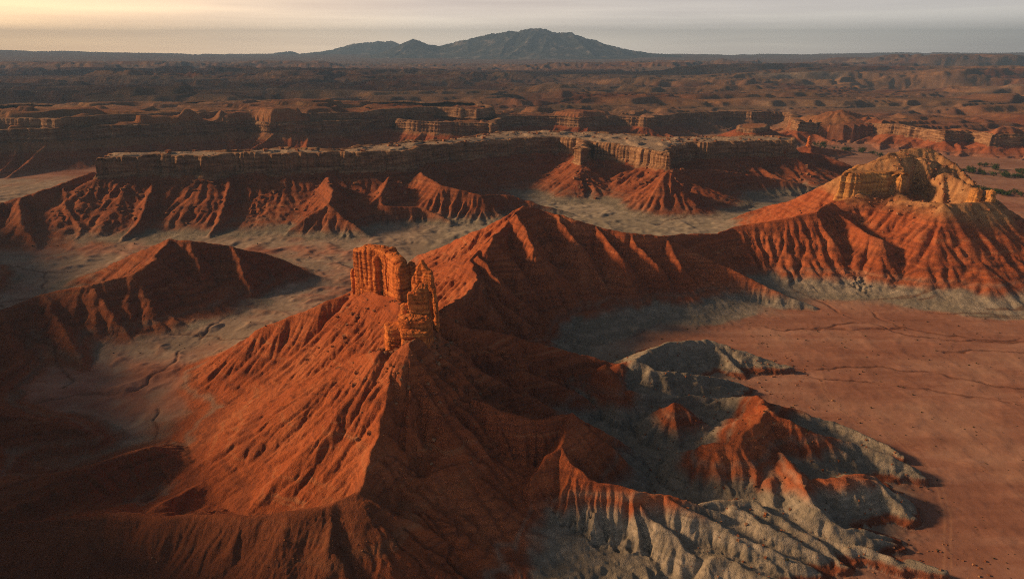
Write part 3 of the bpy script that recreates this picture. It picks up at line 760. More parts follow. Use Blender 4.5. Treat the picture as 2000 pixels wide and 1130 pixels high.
flat = np.clip(flat + .35 * fbm(FX / 9, FY / 9, 2, 29) * (4 * flat * (1 - flat)), 0, 1)
gray = soften(gray, 2)
bank = np.where((FO == 8) & (FX > 52) & (FY < 275), sst(2.3, 1.7, FZ), 0)
print("masks", time.time() - T0)

# ------------------------------------------------------------------ materials
def new_mat(name):
    m = bpy.data.materials.new(name); m.use_nodes = True
    nt = m.node_tree; nt.nodes.clear()
    o = nt.nodes.new("ShaderNodeOutputMaterial"); b = nt.nodes.new("ShaderNodeBsdfPrincipled")
    b.inputs["Roughness"].default_value = 0.95
    b.inputs["Specular IOR Level"].default_value = 0.1
    nt.links.new(b.outputs[0], o.inputs["Surface"])
    return m, nt, b
class NB:
    def __init__(s, nt): s.nt = nt
    def n(s, t, **kw):
        x = s.nt.nodes.new(t)
        for k, v in kw.items(): setattr(x, k, v)
        return x
    def l(s, a, b): s.nt.links.new(a, b)
    def noise(s, vec, scale, detail=4, rough=.55):
        x = s.n("ShaderNodeTexNoise"); x.inputs["Scale"].default_value = scale; x.inputs["Detail"].default_value = detail
        x.inputs["Roughness"].default_value = rough; s.l(vec, x.inputs["Vector"]); return x.outputs["Fac"]
    def mapping(s, vec, sc):
        x = s.n("ShaderNodeMapping"); x.inputs["Scale"].default_value = sc; s.l(vec, x.inputs["Vector"]); return x.outputs[0]
    def ramp(s, fac, stops):
        x = s.n("ShaderNodeValToRGB"); e = x.color_ramp.elements
        while len(e) < len(stops): e.new(0.5)
        for q, (p, c) in zip(e, stops): q.position = p; q.color = (*c, 1) if len(c) == 3 else c
        s.l(fac, x.inputs[0]); return x.outputs[0]
    def mix(s, fac, a, b, bt='MIX'):
        x = s.n("ShaderNodeMixRGB", blend_type=bt)
        for v, i in ((fac, 0), (a, 1), (b, 2)):
            if isinstance(v, (int, float)): x.inputs[i].default_value = v
            elif isinstance(v, tuple): x.inputs[i].default_value = (*v, 1)
            else: s.l(v, x.inputs[i])
        return x.outputs[0]
    def math(s, op, a, b=None):
        x = s.n("ShaderNodeMath", operation=op)
        for v, i in ((a, 0), (b, 1)):
            if v is None: continue
            if isinstance(v, (int, float)): x.inputs[i].default_value = v
            else: s.l(v, x.inputs[i])
        return x.outputs[0]
    def bump(s, bsdf, h, strength, dist):
        x = s.n("ShaderNodeBump"); x.inputs["Strength"].default_value = strength; x.inputs["Distance"].default_value = dist
        s.l(h, x.inputs["Height"]); s.l(x.outputs[0], bsdf.inputs["Normal"])

def badlands_mat():
    m, nt, b = new_mat("badlands_soil"); q = NB(nt)
    pos = q.n("ShaderNodeNewGeometry").outputs["Position"]
    at = q.n("ShaderNodeAttribute", attribute_name="soil"); sp = q.n("ShaderNodeSeparateColor"); q.l(at.outputs["Color"], sp.inputs[0])
    at2 = q.n("ShaderNodeAttribute", attribute_name="soil2"); sp2 = q.n("ShaderNodeSeparateColor"); q.l(at2.outputs["Color"], sp2.inputs[0])
    n_big = q.noise(pos, 0.045, 5); n_fine = q.noise(pos, 0.9, 5, .65); n_mid = q.noise(pos, 0.22, 5, .6)
    red = q.ramp(n_big, [(.3, (.30, .085, .036)), (.5, (.37, .112, .046)), (.7, (.42, .15, .070))])
    strata = q.noise(q.mapping(pos, (.018, .018, .75)), 1.0, 5, .65)
    red = q.mix(q.ramp(strata, [(.40, (.75, .75, .75)), (.52, (0, 0, 0))]), red, q.mix(.75, red, (.15, .055, .034)))
    red = q.mix(q.ramp(strata, [(.57, (0, 0, 0)), (.68, (.7, .7, .7))]), red, (.41, .20, .11))
    silt = q.noise(q.mapping(pos, (.02, .11, .1)), 1.0, 6, .62)
    silt = q.ramp(silt, [(.30, (.225, .10, .074)), (.5, (.31, .155, .118)), (.70, (.40, .235, .19))])
    blot = q.noise(pos, .022, 5, .6)
    silt = q.mix(q.ramp(blot, [(.50, (0, 0, 0)), (.68, (.7, .7, .7))]), silt, (.42, .27, .215))
    silt = q.mix(q.ramp(blot, [(.30, (.6, .6, .6)), (.46, (0, 0, 0))]), silt, (.20, .088, .062))
    red = q.mix(sp2.outputs[2], red, silt)
    red = q.mix(at2.outputs["Alpha"], q.mix(1.0, red, (.44, .47, .56), 'MULTIPLY'), red)  # far soil dimmed and blued by distance: haze and shade put into colour
    gry = q.ramp(n_mid, [(.3, (.22, .21, .185)), (.5, (.31, .298, .262)), (.72, (.43, .41, .36))])
    gst = q.noise(q.mapping(pos, (.02, .02, 1.1)), 1.0, 3, .6)
    gry = q.mix(q.ramp(gst, [(.42, (.6, .6, .6)), (.55, (0, 0, 0))]), gry, (.20, .20, .175))
    tan_ = q.ramp(n_mid, [(.3, (.24, .135, .068)), (.5, (.40, .235, .115)), (.7, (.48, .315, .165))])
    col = q.mix(sp.outputs[0], red, gry)
    col = q.mix(sp.outputs[1], col, tan_)
    col = q.mix(at.outputs["Alpha"], q.mix(.75, col, (.47, .42, .36)), col)
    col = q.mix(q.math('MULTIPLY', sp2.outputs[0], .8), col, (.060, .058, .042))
    col = q.mix(q.math('MULTIPLY', sp2.outputs[1], .45), col, (.46, .27, .18))
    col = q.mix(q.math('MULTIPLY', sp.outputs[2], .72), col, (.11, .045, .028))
    col = q.mix(q.math('SUBTRACT', .6, q.math('MULTIPLY', sp2.outputs[2], .35)), col, q.mix(1.0, col, q.ramp(q.mix(.45, n_fine, q.noise(pos, 3.4, 4, .7)), [(.34, (.58, .58, .58)), (.66, (1.32, 1.32, 1.32))]), 'MULTIPLY'))
    peb = q.ramp(q.noise(pos, 2.2, 2, .5), [(.70, (0, 0, 0)), (.74, (1, 1, 1))])
    col = q.mix(q.math('MULTIPLY', q.math('MULTIPLY', peb, sp2.outputs[0]), .2), col, (.42, .40, .36))
    q.l(col, b.inputs["Base Color"])
    grit = q.noise(pos, 3.4, 4, .7)
    vo = q.n("ShaderNodeTexVoronoi", feature='DISTANCE_TO_EDGE'); vo.inputs["Scale"].default_value = .8; q.l(pos, vo.inputs["Vector"])
    crack = q.ramp(vo.outputs["Distance"], [(.0, (0, 0, 0)), (.06, (1, 1, 1))])
    hgt = q.math('ADD', q.math('MULTIPLY', n_fine, .6), q.math('ADD', q.math('MULTIPLY', grit, .4), q.math('MULTIPLY', crack, .10)))
    bm_ = q.n("ShaderNodeBump"); bm_.inputs["Distance"].default_value = .6
    q.l(q.math('SUBTRACT', .95, q.math('MULTIPLY', sp2.outputs[2], .78)), bm_.inputs["Strength"])
    q.l(hgt, bm_.inputs["Height"]); q.l(bm_.outputs[0], b.inputs["Normal"])
    return m
MAT_SOIL = badlands_mat()

def rock_mat(name, c_lo, c_mid, c_hi, zs, bump=0.35, dark=(.10, .05, .03)):
    m, nt, b = new_mat(name); q = NB(nt)
    pos = q.n("ShaderNodeNewGeometry").outputs["Position"]
    wob = q.noise(pos, .25, 3)
    s1 = q.noise(q.mapping(pos, (.05, .05, zs)), 1.0, 5, .7)
    n_mid = q.noise(pos, .5, 5, .65)
    col = q.ramp(s1, [(.32, c_lo), (.5, c_mid), (.66, c_hi)])
    vs_ = q.noise(q.mapping(pos, (.9, .9, .06)), 1.0, 4, .6)
    col = q.mix(q.ramp(vs_, [(.38, (.7, .7, .7)), (.5, (0, 0, 0))]), col, q.mix(.6, col, dark))
    col = q.mix(.6, col, q.mix(1.0, col, q.ramp(n_mid, [(.3, (.6, .6, .6)), (.7, (1.3, 1.3, 1.3))]), 'MULTIPLY'))
    q.l(col, b.inputs["Base Color"])
    q.bump(b, q.math('ADD', q.math('MULTIPLY', s1, .6), q.math('ADD', n_mid, q.math('MULTIPLY', q.noise(pos, 2.5, 4), .4))), bump, .6)
    return m
MAT_CLIFF = rock_mat("layered_cliff", (.11, .062, .040), (.27, .165, .10), (.45, .31, .195), .5)
MAT_SPIRE = rock_mat("banded_spire_rock", (.19, .052, .020), (.54, .175, .050), (.68, .265, .080), 1.1)
MAT_CAP = rock_mat("ochre_caprock", (.22, .10, .038), (.46, .235, .082), (.55, .32, .12), .55)

# ------------------------------------------------------------------ linking
def finish(o, label=None, cat=None, kind=None, group=None, parent=None):
    if parent is None: scene.collection.objects.link(o)
    else:
        scene.collection.objects.link(o); o.parent = parent
    if label: o["label"] = label
    if cat: o["category"] = cat
    if kind: o["kind"] = kind
    if group: o["group"] = group
    return o
def np_mesh(name, V, Q, mats, smooth=True, attrs=None, normals=None):
    me = bpy.data.meshes.new(name)
    V = np.ascontiguousarray(V, np.float32); Q = np.ascontiguousarray(Q, np.int32)
    k = Q.shape[1]
    me.vertices.add(len(V)); me.vertices.foreach_set("co", V.ravel())
    me.loops.add(Q.size); me.loops.foreach_set("vertex_index", Q.ravel())
    me.polygons.add(len(Q)); me.polygons.foreach_set("loop_start", np.arange(0, Q.size, k, dtype=np.int32))
    me.polygons.foreach_set("use_smooth", np.full(len(Q), smooth))
    me.update(calc_edges=True)
    for nm, arr in (attrs or {}).items():
        a = me.attributes.new(nm, 'FLOAT_COLOR', 'POINT'); a.data.foreach_set("color", np.ascontiguousarray(arr, np.float32).ravel())
    if normals is not None:
        me.normals_split_custom_set_from_vertices(np.ascontiguousarray(normals, np.float32))
    for m in (mats if isinstance(mats, (list, tuple)) else [mats]): me.materials.append(m)
    return me

# terrain sheet cut along the foot of every hill
ny, nx = FX.shape
VV = np.stack([FX, FY, FZ], -1).reshape(-1, 3)
zero = np.zeros(FX.size)
S1 = np.stack([(gray * (1 - bank)).ravel(), np.clip(tan, 0, 1).ravel(), np.maximum(np.maximum(chan, .8 * bank), .95 * gravel_shade).ravel(), (1 - ((FO == 5) & (FZ > 38))).ravel()], 1)
S2 = np.stack([np.maximum(scrubm, np.maximum(.25 * gravel_shade, np.array([0, 0, 0, .32, 0, .30, .15, .4, 0, .3])[FO])).ravel(), track.ravel(), flat.ravel(), (1 - sst(1050, 1700, D_)).ravel()], 1)  # darker mix on left hills and mesa slopes stands in for shade
du = np.gradient(np.stack([FX, FY, FZ], -1), axis=1); dv = np.gradient(np.stack([FX, FY, FZ], -1), axis=0)
NN = np.cross(du, dv); NN /= np.linalg.norm(NN, axis=-1, keepdims=True) + 1e-9
NN[NN[..., 2] < 0] *= -1
NN = NN.reshape(-1, 3)
ids = np.arange(ny * nx).reshape(ny, nx)
quads = np.stack([ids[:-1, :-1], ids[:-1, 1:], ids[1:, 1:], ids[1:, :-1]], -1).reshape(-1, 4)
qo = FO[:-1, :-1].ravel()
SHEETS = {
    0: ("ground", "red silt plain and grey clay valley floor around the hills", "ground"),
    1: ("spire_hill", "large red hill with ribbed flanks that carries the rock spire", "hill"),
    2: ("ridge", "pointed red ridge behind the spire with grey ribbed feet on the plain", "ridge"),
    3: ("hill", "dark brown hill with one orange lit face in the grey valley", "hill"),
    4: ("butte", "red and ochre butte with rubble top standing on the open plain", "butte"),
    5: ("mesa", "long flat mesa with pale cliff rim and dark ribbed slopes", "mesa"),
    6: ("plateau", "broken stepped plateau running from the far cliffs to the horizon", "plateau"),
    7: ("low_hill", "low almost black hill in the bottom corner of the valley", "hill"),
    8: ("foothill", "low badland foothill with red peaks and grey clay lobes beside the plain", "hill"),
    9: ("shade_hill", "steep hill added left of the view to shade the grey valley", "hill"),
}
SHEET_OBJ = {}
for gid, (nm, lab, cat) in SHEETS.items():
    f = quads[qo == gid]
    if len(f) == 0: continue
    used, inv = np.unique(f, return_inverse=True)
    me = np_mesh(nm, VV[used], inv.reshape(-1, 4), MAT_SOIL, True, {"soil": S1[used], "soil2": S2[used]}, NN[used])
    SHEET_OBJ[gid] = finish(bpy.data.objects.new(nm, me), lab, cat, "structure")
print("sheets", time.time() - T0)

# ------------------------------------------------------------------ cliffs: swept walls with ledges and joints
def cliff(name, poly, drop, mat, parent, closed, dz=0.6, step=0.9, amp=1.0, inset=4.0, seed=0, label=None, below=3.0):
    p = resample(poly, step, 0, closed=closed)
    n = len(p)
    if closed:
        d = np.roll(p, -2, 0) - np.roll(p, 2, 0)
    else:
        d = np.gradient(p, axis=0)
    k = np.ones(5) / 5
    tx = np.convolve(np.pad(d[:, 0], 2, mode='wrap' if closed else 'edge'), k, 'valid'); ty = np.convolve(np.pad(d[:, 1], 2, mode='wrap' if closed else 'edge'), k, 'valid')
    L = np.hypot(tx, ty) + 1e-9
    ox, oy = ty / L, -tx / L
    s = np.arange(n) * step
    H = drop + below
    rows = int(H / dz) + 1
    t = np.linspace(0, 1, rows)
    zz = t * H
    rs = np.random.RandomState(seed + 40)
    lay = np.cumsum(rs.uniform(.7, 2.6, 60)); lv = rs.uniform(0, 1, 61)
    X = np.zeros((rows + 3, n)); Y = np.zeros_like(X); Z = np.zeros_like(X)
    big = 1.5 * n1(s / 9, seed + 2) + 0.8 * n1(s / 3.7, seed + 3)
    jn = -1.5 * np.exp(-(np.abs(n1(s / 7, seed + 5)) / .10) ** 2) - .7 * np.exp(-(np.abs(n1(s / 2.6, seed + 6)) / .10) ** 2)
    for r in range(rows):
        z = zz[r]
        zi = z + 0.6 * n1(s / 25, seed + 7)
        li = np.searchsorted(lay, zi)
        led = (lv[li] - .5) * 1.3
        led = led - .35 * np.clip(1 - (lay[np.minimum(li, 59)] - zi) / .5, 0, 1)
        o = (led + big * (0.5 + .5 * t[r]) + jn * sst(0, .25, t[r]) + .35 * pn2(s / 1.3, np.full(n, z / .9), seed + 9)) * amp
        o = o + 1.0 - 1.6 * t[r] + 2.0 * (1 - sst(0, .3, t[r])) - 1.2 * sst(.82, 1, t[r])
        X[r] = p[:, 0] + ox * o; Y[r] = p[:, 1] + oy * o
        Z[r] = p[:, 2] - H + z + (.7 * n1(s / 11, seed + 8)) * t[r]
    zt_ = Z[rows - 1]
    for j, (ins, up) in enumerate(((1.4, .35), (inset * .65, .45), (inset * 1.6, -1.2))):
        X[rows + j] = X[rows - 1] - ox * ins; Y[rows + j] = Y[rows - 1] - oy * ins
        Z[rows + j] = zt_ + up + .3 * pn2(s / 2.0, np.full(n, j * 1.7), seed)
    R3 = rows + 3
    V = np.stack([X, Y, Z], -1).reshape(-1, 3)
    idd = np.arange(R3 * n).reshape(R3, n)
    if closed: idd = np.hstack([idd, idd[:, :1]])
    Qd = np.stack([idd[:-1, :-1], idd[:-1, 1:], idd[1:, 1:], idd[1:, :-1]], -1).reshape(-1, 4)
    me = np_mesh(name, V, Qd, mat, True)
    return finish(bpy.data.objects.new(name, me), label, None, None, None, parent)
cliff("cliff", mesa_poly, MESA_DROP, MAT_CLIFF, SHEET_OBJ[5], True, seed=1, label="banded cliff under the pale mesa rim")
sel = (np.abs(np.arctan2(rim2[:, 0], rim2[:, 1])) < R(46))
cliff("cliff", rim2[sel], 12.0, MAT_CLIFF, SHEET_OBJ[6], False, dz=.9, step=1.7, amp=1.6, inset=6.5, seed=2, label="dark banded cliff at the near edge of the plateau")
cliff("upper_cliff", tier, 9.0, MAT_CLIFF, SHEET_OBJ[6], True, dz=.9, step=1.9, amp=1.5, inset=6.5, seed=3)
cliff("small_cliff", smallb, 5.0, MAT_CLIFF, SHEET_OBJ[6], True, dz=.8, step=1.5, amp=.8, inset=4, seed=4)
print("cliffs", time.time() - T0)

# ------------------------------------------------------------------ rock masses from implicit volumes (surface nets)
def surface_nets(F, x0, y0, z0, c):
    s = F < 0
    nx_, ny_, nz_ = F.shape
    cnt = np.zeros((nx_ - 1, ny_ - 1, nz_ - 1), np.uint8)
    for i in (0, 1):
        for j in (0, 1):
            for k in (0, 1): cnt += s[i:nx_ - 1 + i, j:ny_ - 1 + j, k:nz_ - 1 + k]
    act = (cnt > 0) & (cnt < 8)
    ci = np.argwhere(act)
    vid = np.full(act.shape, -1, np.int32); vid[act] = np.arange(len(ci))
    acc = np.zeros((len(ci), 3)); num = np.zeros(len(ci))
    I, J, K = ci.T
    off = [(0,0,0),(1,0,0),(0,1,0),(1,1,0),(0,0,1),(1,0,1),(0,1,1),(1,1,1)]
    vals = [F[I + a, J + b, K + d] for a, b, d in off]
    for a in range(8):
        for b in range(a + 1, 8):
            df = np.array(off[b]) - np.array(off[a])
            if np.abs(df).sum() != 1: continue
            va, vb = vals[a], vals[b]
            m = (va < 0) != (vb < 0)
            t = np.where(m, va / np.where(m, va - vb, 1), 0)
            for ax in range(3): acc[:, ax] += np.where(m, off[a][ax] + t * df[ax], 0)
            num += m
    pts = ci + acc / num[:, None]
    V = np.stack([x0 + pts[:, 0] * c, y0 + pts[:, 1] * c, z0 + pts[:, 2] * c], 1)
    Qs = []
    for ax in range(3):
        sl0 = [slice(None)] * 3; sl1 = [slice(None)] * 3
        sl0[ax] = slice(0, -1); sl1[ax] = slice(1, None)
        a = s[tuple(sl0)]; b = s[tuple(sl1)]
        e = np.argwhere(a != b)
        o1, o2 = [(1, 2), (2, 0), (0, 1)][ax]
        ok = (e[:, o1] > 0) & (e[:, o2] > 0) & (e[:, o1] < F.shape[o1] - 1) & (e[:, o2] < F.shape[o2] - 1)
        e = e[ok]
        def g(d1, d2):
            q = e.copy(); q[:, o1] -= d1; q[:, o2] -= d2
            return vid[q[:, 0], q[:, 1], q[:, 2]]
        qd = np.stack([g(0, 0), g(1, 0), g(1, 1), g(0, 1)], 1)
        fl = ~a[e[:, 0], e[:, 1], e[:, 2]]
        qd[fl] = qd[fl][:, ::-1]
        Qs.append(qd)
    Qd = np.vstack(Qs)
    return V, Qd[(Qd >= 0).all(1)]
def column(X, Y, Z, c, a, b, z0, z1, rot=0.0, taper=.25, lean=(0, 0), p=3.0, dome=2.0):
    """rough pillar: superellipse plan a x b, narrowing upwards, with a domed top"""
    t = np.clip((Z - z0) / (z1 - z0), 0, 1)
    x = X - c[0] - lean[0] * t; y = Y - c[1] - lean[1] * t
    cr_, sr_ = math.cos(rot), math.sin(rot)
    x, y = x * cr_ + y * sr_, -x * sr_ + y * cr_
    k = 1 - taper * t
    e = (np.abs(x / (a * k)) ** p + np.abs(y / (b * k)) ** p) ** (1 / p)
    d = (e - 1) * min(a, b) * k
    top = Z - z1 + dome * np.clip(e, 0, 1.3) ** 2
    return np.maximum(d, top)
def smin(a, b, k):
    h = np.clip(.5 + .5 * (b - a) / k, 0, 1)
    return b + h * (a - b) - k * h * (1 - h)
def wall(X, Y, Z, pts, zb, taper=.05):
    """rock fin along a plan line; pts: x, y, half thickness, top height"""
    pts = np.asarray(pts, float)
    best = np.full(X.shape, 1e9, np.float32)
    for a, b in zip(pts[:-1], pts[1:]):
        dx, dy = b[0] - a[0], b[1] - a[1]
        t = np.clip(((X - a[0]) * dx + (Y - a[1]) * dy) / (dx * dx + dy * dy), 0, 1)
        d = np.hypot(X - a[0] - t * dx, Y - a[1] - t * dy)
        w = a[2] + t * (b[2] - a[2]); zt_ = a[3] + t * (b[3] - a[3])
        k = np.clip((Z - zb) / (zt_ - zb), 0, 1)
        w = w * (1 - taper * k)
        rnd = np.clip(d / np.maximum(w, .1), 0, 1.2)
        best = np.minimum(best, np.maximum(d - w, Z - zt_ + 1.3 * rnd ** 4))
    return best
def rock(name, box, c, fun, mat, parent, seed, led=.3, joint=.35, rough=.3, lay=(.5, 1.2), label=None, js=4.0):
    (x0, x1), (y0, y1), (z0, z1) = box
    X, Y, Z = np.meshgrid(np.arange(x0, x1, c, dtype=np.float32), np.arange(y0, y1, c, dtype=np.float32), np.arange(z0, z1, c, dtype=np.float32), indexing='ij')
    F = fun(X, Y, Z).astype(np.float32)
    m = np.abs(F) < 2.6
    x, y, z = X[m], Y[m], Z[m]
    rs = np.random.RandomState(seed)
    zw = z + .55 * vn3(x / 9, y / 9, z / 9, seed) + .12 * vn3(x / 2, y / 2, z / 2, seed + 1)
    bed = np.cumsum(rs.uniform(lay[0], lay[1], 400)) + z0 - 3
    hard = rs.uniform(-1, 1, 401)
    li = np.searchsorted(bed, zw)
    lo = np.where(li > 0, bed[np.maximum(li - 1, 0)], zw - 1)
    e = np.minimum(zw - lo, bed[np.minimum(li, 399)] - zw)              # distance to the nearest bedding plane
    l1 = hard[li] * .6 - 1.1 * np.exp(-(e / .10) ** 2)
    lat = vn3(x / 5, y / 5, zw * .8, seed + 2)                          # beds come and go along the face
    pj = vn3(x / js, y / js, z / (js * 6), seed + 3); pj2 = vn3(x / (js * .45), y / (js * .45), z / (js * 3), seed + 4)
    j = np.exp(-(pj / .07) ** 2) + .55 * np.exp(-(pj2 / .09) ** 2)
    blk = np.floor(3.5 * pj + .5) / 3.5                                 # faces step between joints
    dsp = led * l1 * (.75 + .5 * lat) - joint * j + joint * .8 * blk
    dsp = dsp + rough * (np.round(vn3(x / 2.0, y / 2.0, z / 1.6, seed + 5) * 2.5) / 2.5 * .7 + .5 * vn3(x / .9, y / .9, z / .7, seed + 6) + .3 * vn3(x / .42, y / .42, z / .35, seed + 7))
    F[m] -= dsp
    F[[0, -1]] = 1; F[:, [0, -1]] = 1; F[:, :, [0, -1]] = 1
    V, Qd = surface_nets(F, x0, y0, z0, c)
    me = np_mesh(name, V, Qd, mat, False)
    o = finish(bpy.data.objects.new(name, me), label, None, None, None, parent)
    print(name, len(Qd), time.time() - T0)
    return o

spire = bpy.data.objects.new("rock_spire", None)
finish(spire, "glowing orange rock spire of fins and towers on the red hilltop", "rock spire")
def f_slab(X, Y, Z):
    f = wall(X, Y, Z, [(-55.00, 235.93, 2.51, 54.52), (-50.74, 233.75, 3.06, 56.27), (-45.29, 230.70, 2.97, 56.49), (-40.92, 225.68, 2.69, 56.05), (-37.76, 220.00, 2.41, 55.61)], 32.70, .06)
    f = smin(f, column(X, Y, Z, (-36.67, 216.51), 2.29, 3.16, 33.79, 54.96, -.5, .12, p=2.8, dome=1.6), .4)
    f = np.minimum(f, column(X, Y, Z, (-33.83, 219.78), 1.64, 2.73, 34.88, 54.31, -.2, .16, p=2.6, dome=1.4))
    f = smin(f, column(X, Y, Z, (-47.14, 228.51), 2.18, 1.75, 34.88, 54.09, .5, .10, p=2.6, dome=1.2), .5)
    f = np.minimum(f, column(X, Y, Z, (-41.25, 226.77), 2.07, 1.64, 51.25, 57.80, .4, .25, p=2.4, dome=.9))
    f = np.minimum(f, column(X, Y, Z, (-58.06, 239.21), 1.42, 1.75, 30.52, 45.79, .3, .2, p=3, dome=.8))
    cut = np.abs((X + 43.21) * .86 - (Y - 225.02) * .5 + .3 * np.sin(Z * .7)) - .22
    f = np.maximum(f, np.where(Y < 228.08, -cut, -5))
    return f
rock("slab", ((-63.29, -28.37), (209.53, 245.54), (31.61, 59.98)), .26, f_slab, MAT_SPIRE, spire, 11, led=.22, joint=.34, rough=.22)
def f_fin(X, Y, Z):
    f = wall(X, Y, Z, [(-30.77, 202.76, 0.98, 54.52), (-29.03, 201.89, 1.42, 58.45), (-27.61, 201.12, 0.95, 60.60), (-26.74, 200.69, 1.31, 59.11), (-25.10, 199.70, 1.31, 57.36), (-24.01, 198.83, 1.09, 52.34), (-23.35, 197.74, 0.98, 47.98)], 37.06, .25)
    f = smin(f, column(X, Y, Z, (-26.85, 200.36), 3.27, 2.07, 34.88, 52.34, -.55, .25, p=2.8, dome=2.0), .6)
    return f
rock("fin", ((-34.92, -19.64), (193.16, 207.34), (35.97, 63.25)), .2, f_fin, MAT_SPIRE, spire, 12, led=.20, joint=.26, rough=.20, js=2.6)
def f_tower(X, Y, Z):
    f = column(X, Y, Z, (-27.30, 192.50), 2.80, 3.30, 37.06, 55.40, .08, .14, p=4.5, dome=.5)
    f = smin(f, column(X, Y, Z, (-29.68, 191.41), 1.64, 2.51, 37.06, 53.65, .1, .12, p=3.4, dome=.6), .2)
    f = smin(f, column(X, Y, Z, (-32.08, 192.28), 1.64, 2.51, 37.06, 49.50, .2, .16, p=3.2, dome=.6), .3)
    return f
rock("tower", ((-36.01, -20.73), (185.52, 198.61), (37.06, 57.80)), .2, f_tower, MAT_SPIRE, spire, 13, led=.28, joint=.24, rough=.18, lay=(.45, 1.1), js=3.0)
def f_ped(X, Y, Z):
    f = column(X, Y, Z, (-29.03, 189.45), 5.67, 6.55, 32.70, 47.32, .05, .14, p=3.4, dome=.9)
    f = smin(f, column(X, Y, Z, (-34.40, 188.14), 3.60, 3.93, 32.70, 44.60, .3, .10, p=3.2, dome=.5), 1.0)
    f = smin(f, column(X, Y, Z, (-28.15, 183.99), 4.58, 3.27, 32.70, 44.92, .1, .08, p=3.4, dome=.5), .4)
    return f
rock("pedestal", ((-42.56, -19.64), (176.79, 199.70), (35.97, 49.07)), .22, f_ped, MAT_SPIRE, spire, 14, led=.34, joint=.28, rough=.28, lay=(.4, .95), js=3.4)

# cliff band of the butte and the free-standing pillars beside it
cliff("caprock", cap_poly, 13.0, MAT_CAP, SHEET_OBJ[4], True, dz=.45, step=.6, amp=.75, inset=3.2, seed=6, label="ochre cliff band under the rubble summit", below=4.0)
def f_pil(X, Y, Z):
    a = P(1936, 392, 40)
    f = column(X, Y, Z, (a[0] + 1, a[1] + 3), 3.0, 3.6, 32, 46.0, .2, .22, p=3, dome=1.0)
    return smin(f, column(X, Y, Z, (a[0] - 5, a[1] + 7), 4.0, 4.4, 32, 46.5, .2, .30, p=3, dome=1.6), .6)
a_ = P(1930, 390, 40)
rock("pillar", ((a_[0] - 20, a_[0] + 10), (a_[1] - 8, a_[1] + 26), (31, 56)), .42, f_pil, MAT_CAP, SHEET_OBJ[4], 16, led=.35, joint=.4, rough=.5, lay=(1, 2.2))

h_ = P(1580, 283, 16)
def f_hoo(X, Y, Z):
    f = column(X, Y, Z, (h_[0], h_[1]), 4.2, 4.2, 8, 20, .2, .35, p=2.6, dome=1.0)
    return np.minimum(f, column(X, Y, Z, (h_[0], h_[1]), 2.6, 2.6, 12, 26.5, .2, .25, p=2.6, dome=1.2))
hoo = rock("hoodoo", ((h_[0] - 8, h_[0] + 8), (h_[1] - 8, h_[1] + 8), (8, 30)), .5, f_hoo, MAT_SPIRE, None, 17, led=.4, joint=.3, rough=.5, lay=(1, 2.5), label="small rock pinnacle on a red cone beyond the mesa's end")
hoo["category"] = "rock pinnacle"

# ------------------------------------------------------------------ mountains
def mountain(name, sil, dist, depth, label, seed, slope, width):
    pts = []
    for u, v in sil:
        a = (u - 1000) / FPX; b = (565 - v) / FPX
        k = dist / (CP + b * SP)
        pts.append((a * k, dist, CAM_H + (-SP + b * CP) * k))
    pts = np.array(pts)
    rs = np.random.RandomState(seed)
    x0, x1 = pts[0, 0] - 300, pts[-1, 0] + 300
    c = width / 320
    X, Y = np.meshgrid(np.arange(x0, x1, c), np.arange(dist - depth, dist + depth * .6, c))
    zc = np.interp(X, pts[:, 0], pts[:, 2])
    Z = np.full(X.shape, 20.0)
    wx = X + 38 * fbm(X / 260, Y / 260, 4, seed); wy = Y + 60 * fbm(X / 300, Y / 300, 4, seed + 5)
    segs = []
    for a, b in zip(pts[:-1], pts[1:]): segs.append((a, b))
    for i in range(len(pts)):
        p = pts[i]
        if p[2] < 180: continue
        for sgn in (-1, 1):
            l = (p[2] - 60) / slope * 1.3
            an = rs.uniform(-.7, .7)
            e = np.array([p[0] + l * math.sin(an), p[1] + sgn * l * math.cos(an), 60])
            mdl = (p + e) / 2; mdl[2] += rs.uniform(-20, 30); mdl[0] += rs.uniform(-60, 60)
            segs += [(p, mdl), (mdl, e)]
    for a, b in segs:
        dx, dy = b[0] - a[0], b[1] - a[1]
        t = np.clip(((wx - a[0]) * dx + (wy - a[1]) * dy) / (dx * dx + dy * dy + 1e-6), 0, 1)
        d = np.hypot(wx - a[0] - t * dx, wy - a[1] - t * dy)
        z_ = a[2] + t * (b[2] - a[2])
        n_ = 1.9
        u = d * slope * 1.15 / (n_ * np.maximum(z_ - 20, 1))
        Z = np.maximum(Z, 20 + (z_ - 20) * np.clip(1 - u, 0, 1) ** n_)
    Z += (Z - 20) * (.07 * rfbm(X / 260, Y / 260, 4, seed + 9) + .03 * rfbm(X / 70, Y / 70, 2, seed + 12))
    Z -= 25 * sst(25, 20, Z)
    ids_ = np.arange(X.size).reshape(X.shape)
    Qd = np.stack([ids_[:-1, :-1], ids_[:-1, 1:], ids_[1:, 1:], ids_[1:, :-1]], -1).reshape(-1, 4)
    me = np_mesh(name, np.stack([X, Y, Z], -1).reshape(-1, 3), Qd, MAT_MTN, True)
    return finish(bpy.data.objects.new(name, me), label, "mountain", "structure")
MAT_MTN, nt_, b_ = new_mat("mountain_slopes"); q_ = NB(nt_)
pos_ = q_.n("ShaderNodeNewGeometry").outputs["Position"]
q_.l(q_.ramp(q_.noise(pos_, .006, 6, .6), [(.38, (.045, .065, .075)), (.55, (.09, .11, .12)), (.64, (.32, .32, .32))]), b_.inputs["Base Color"])
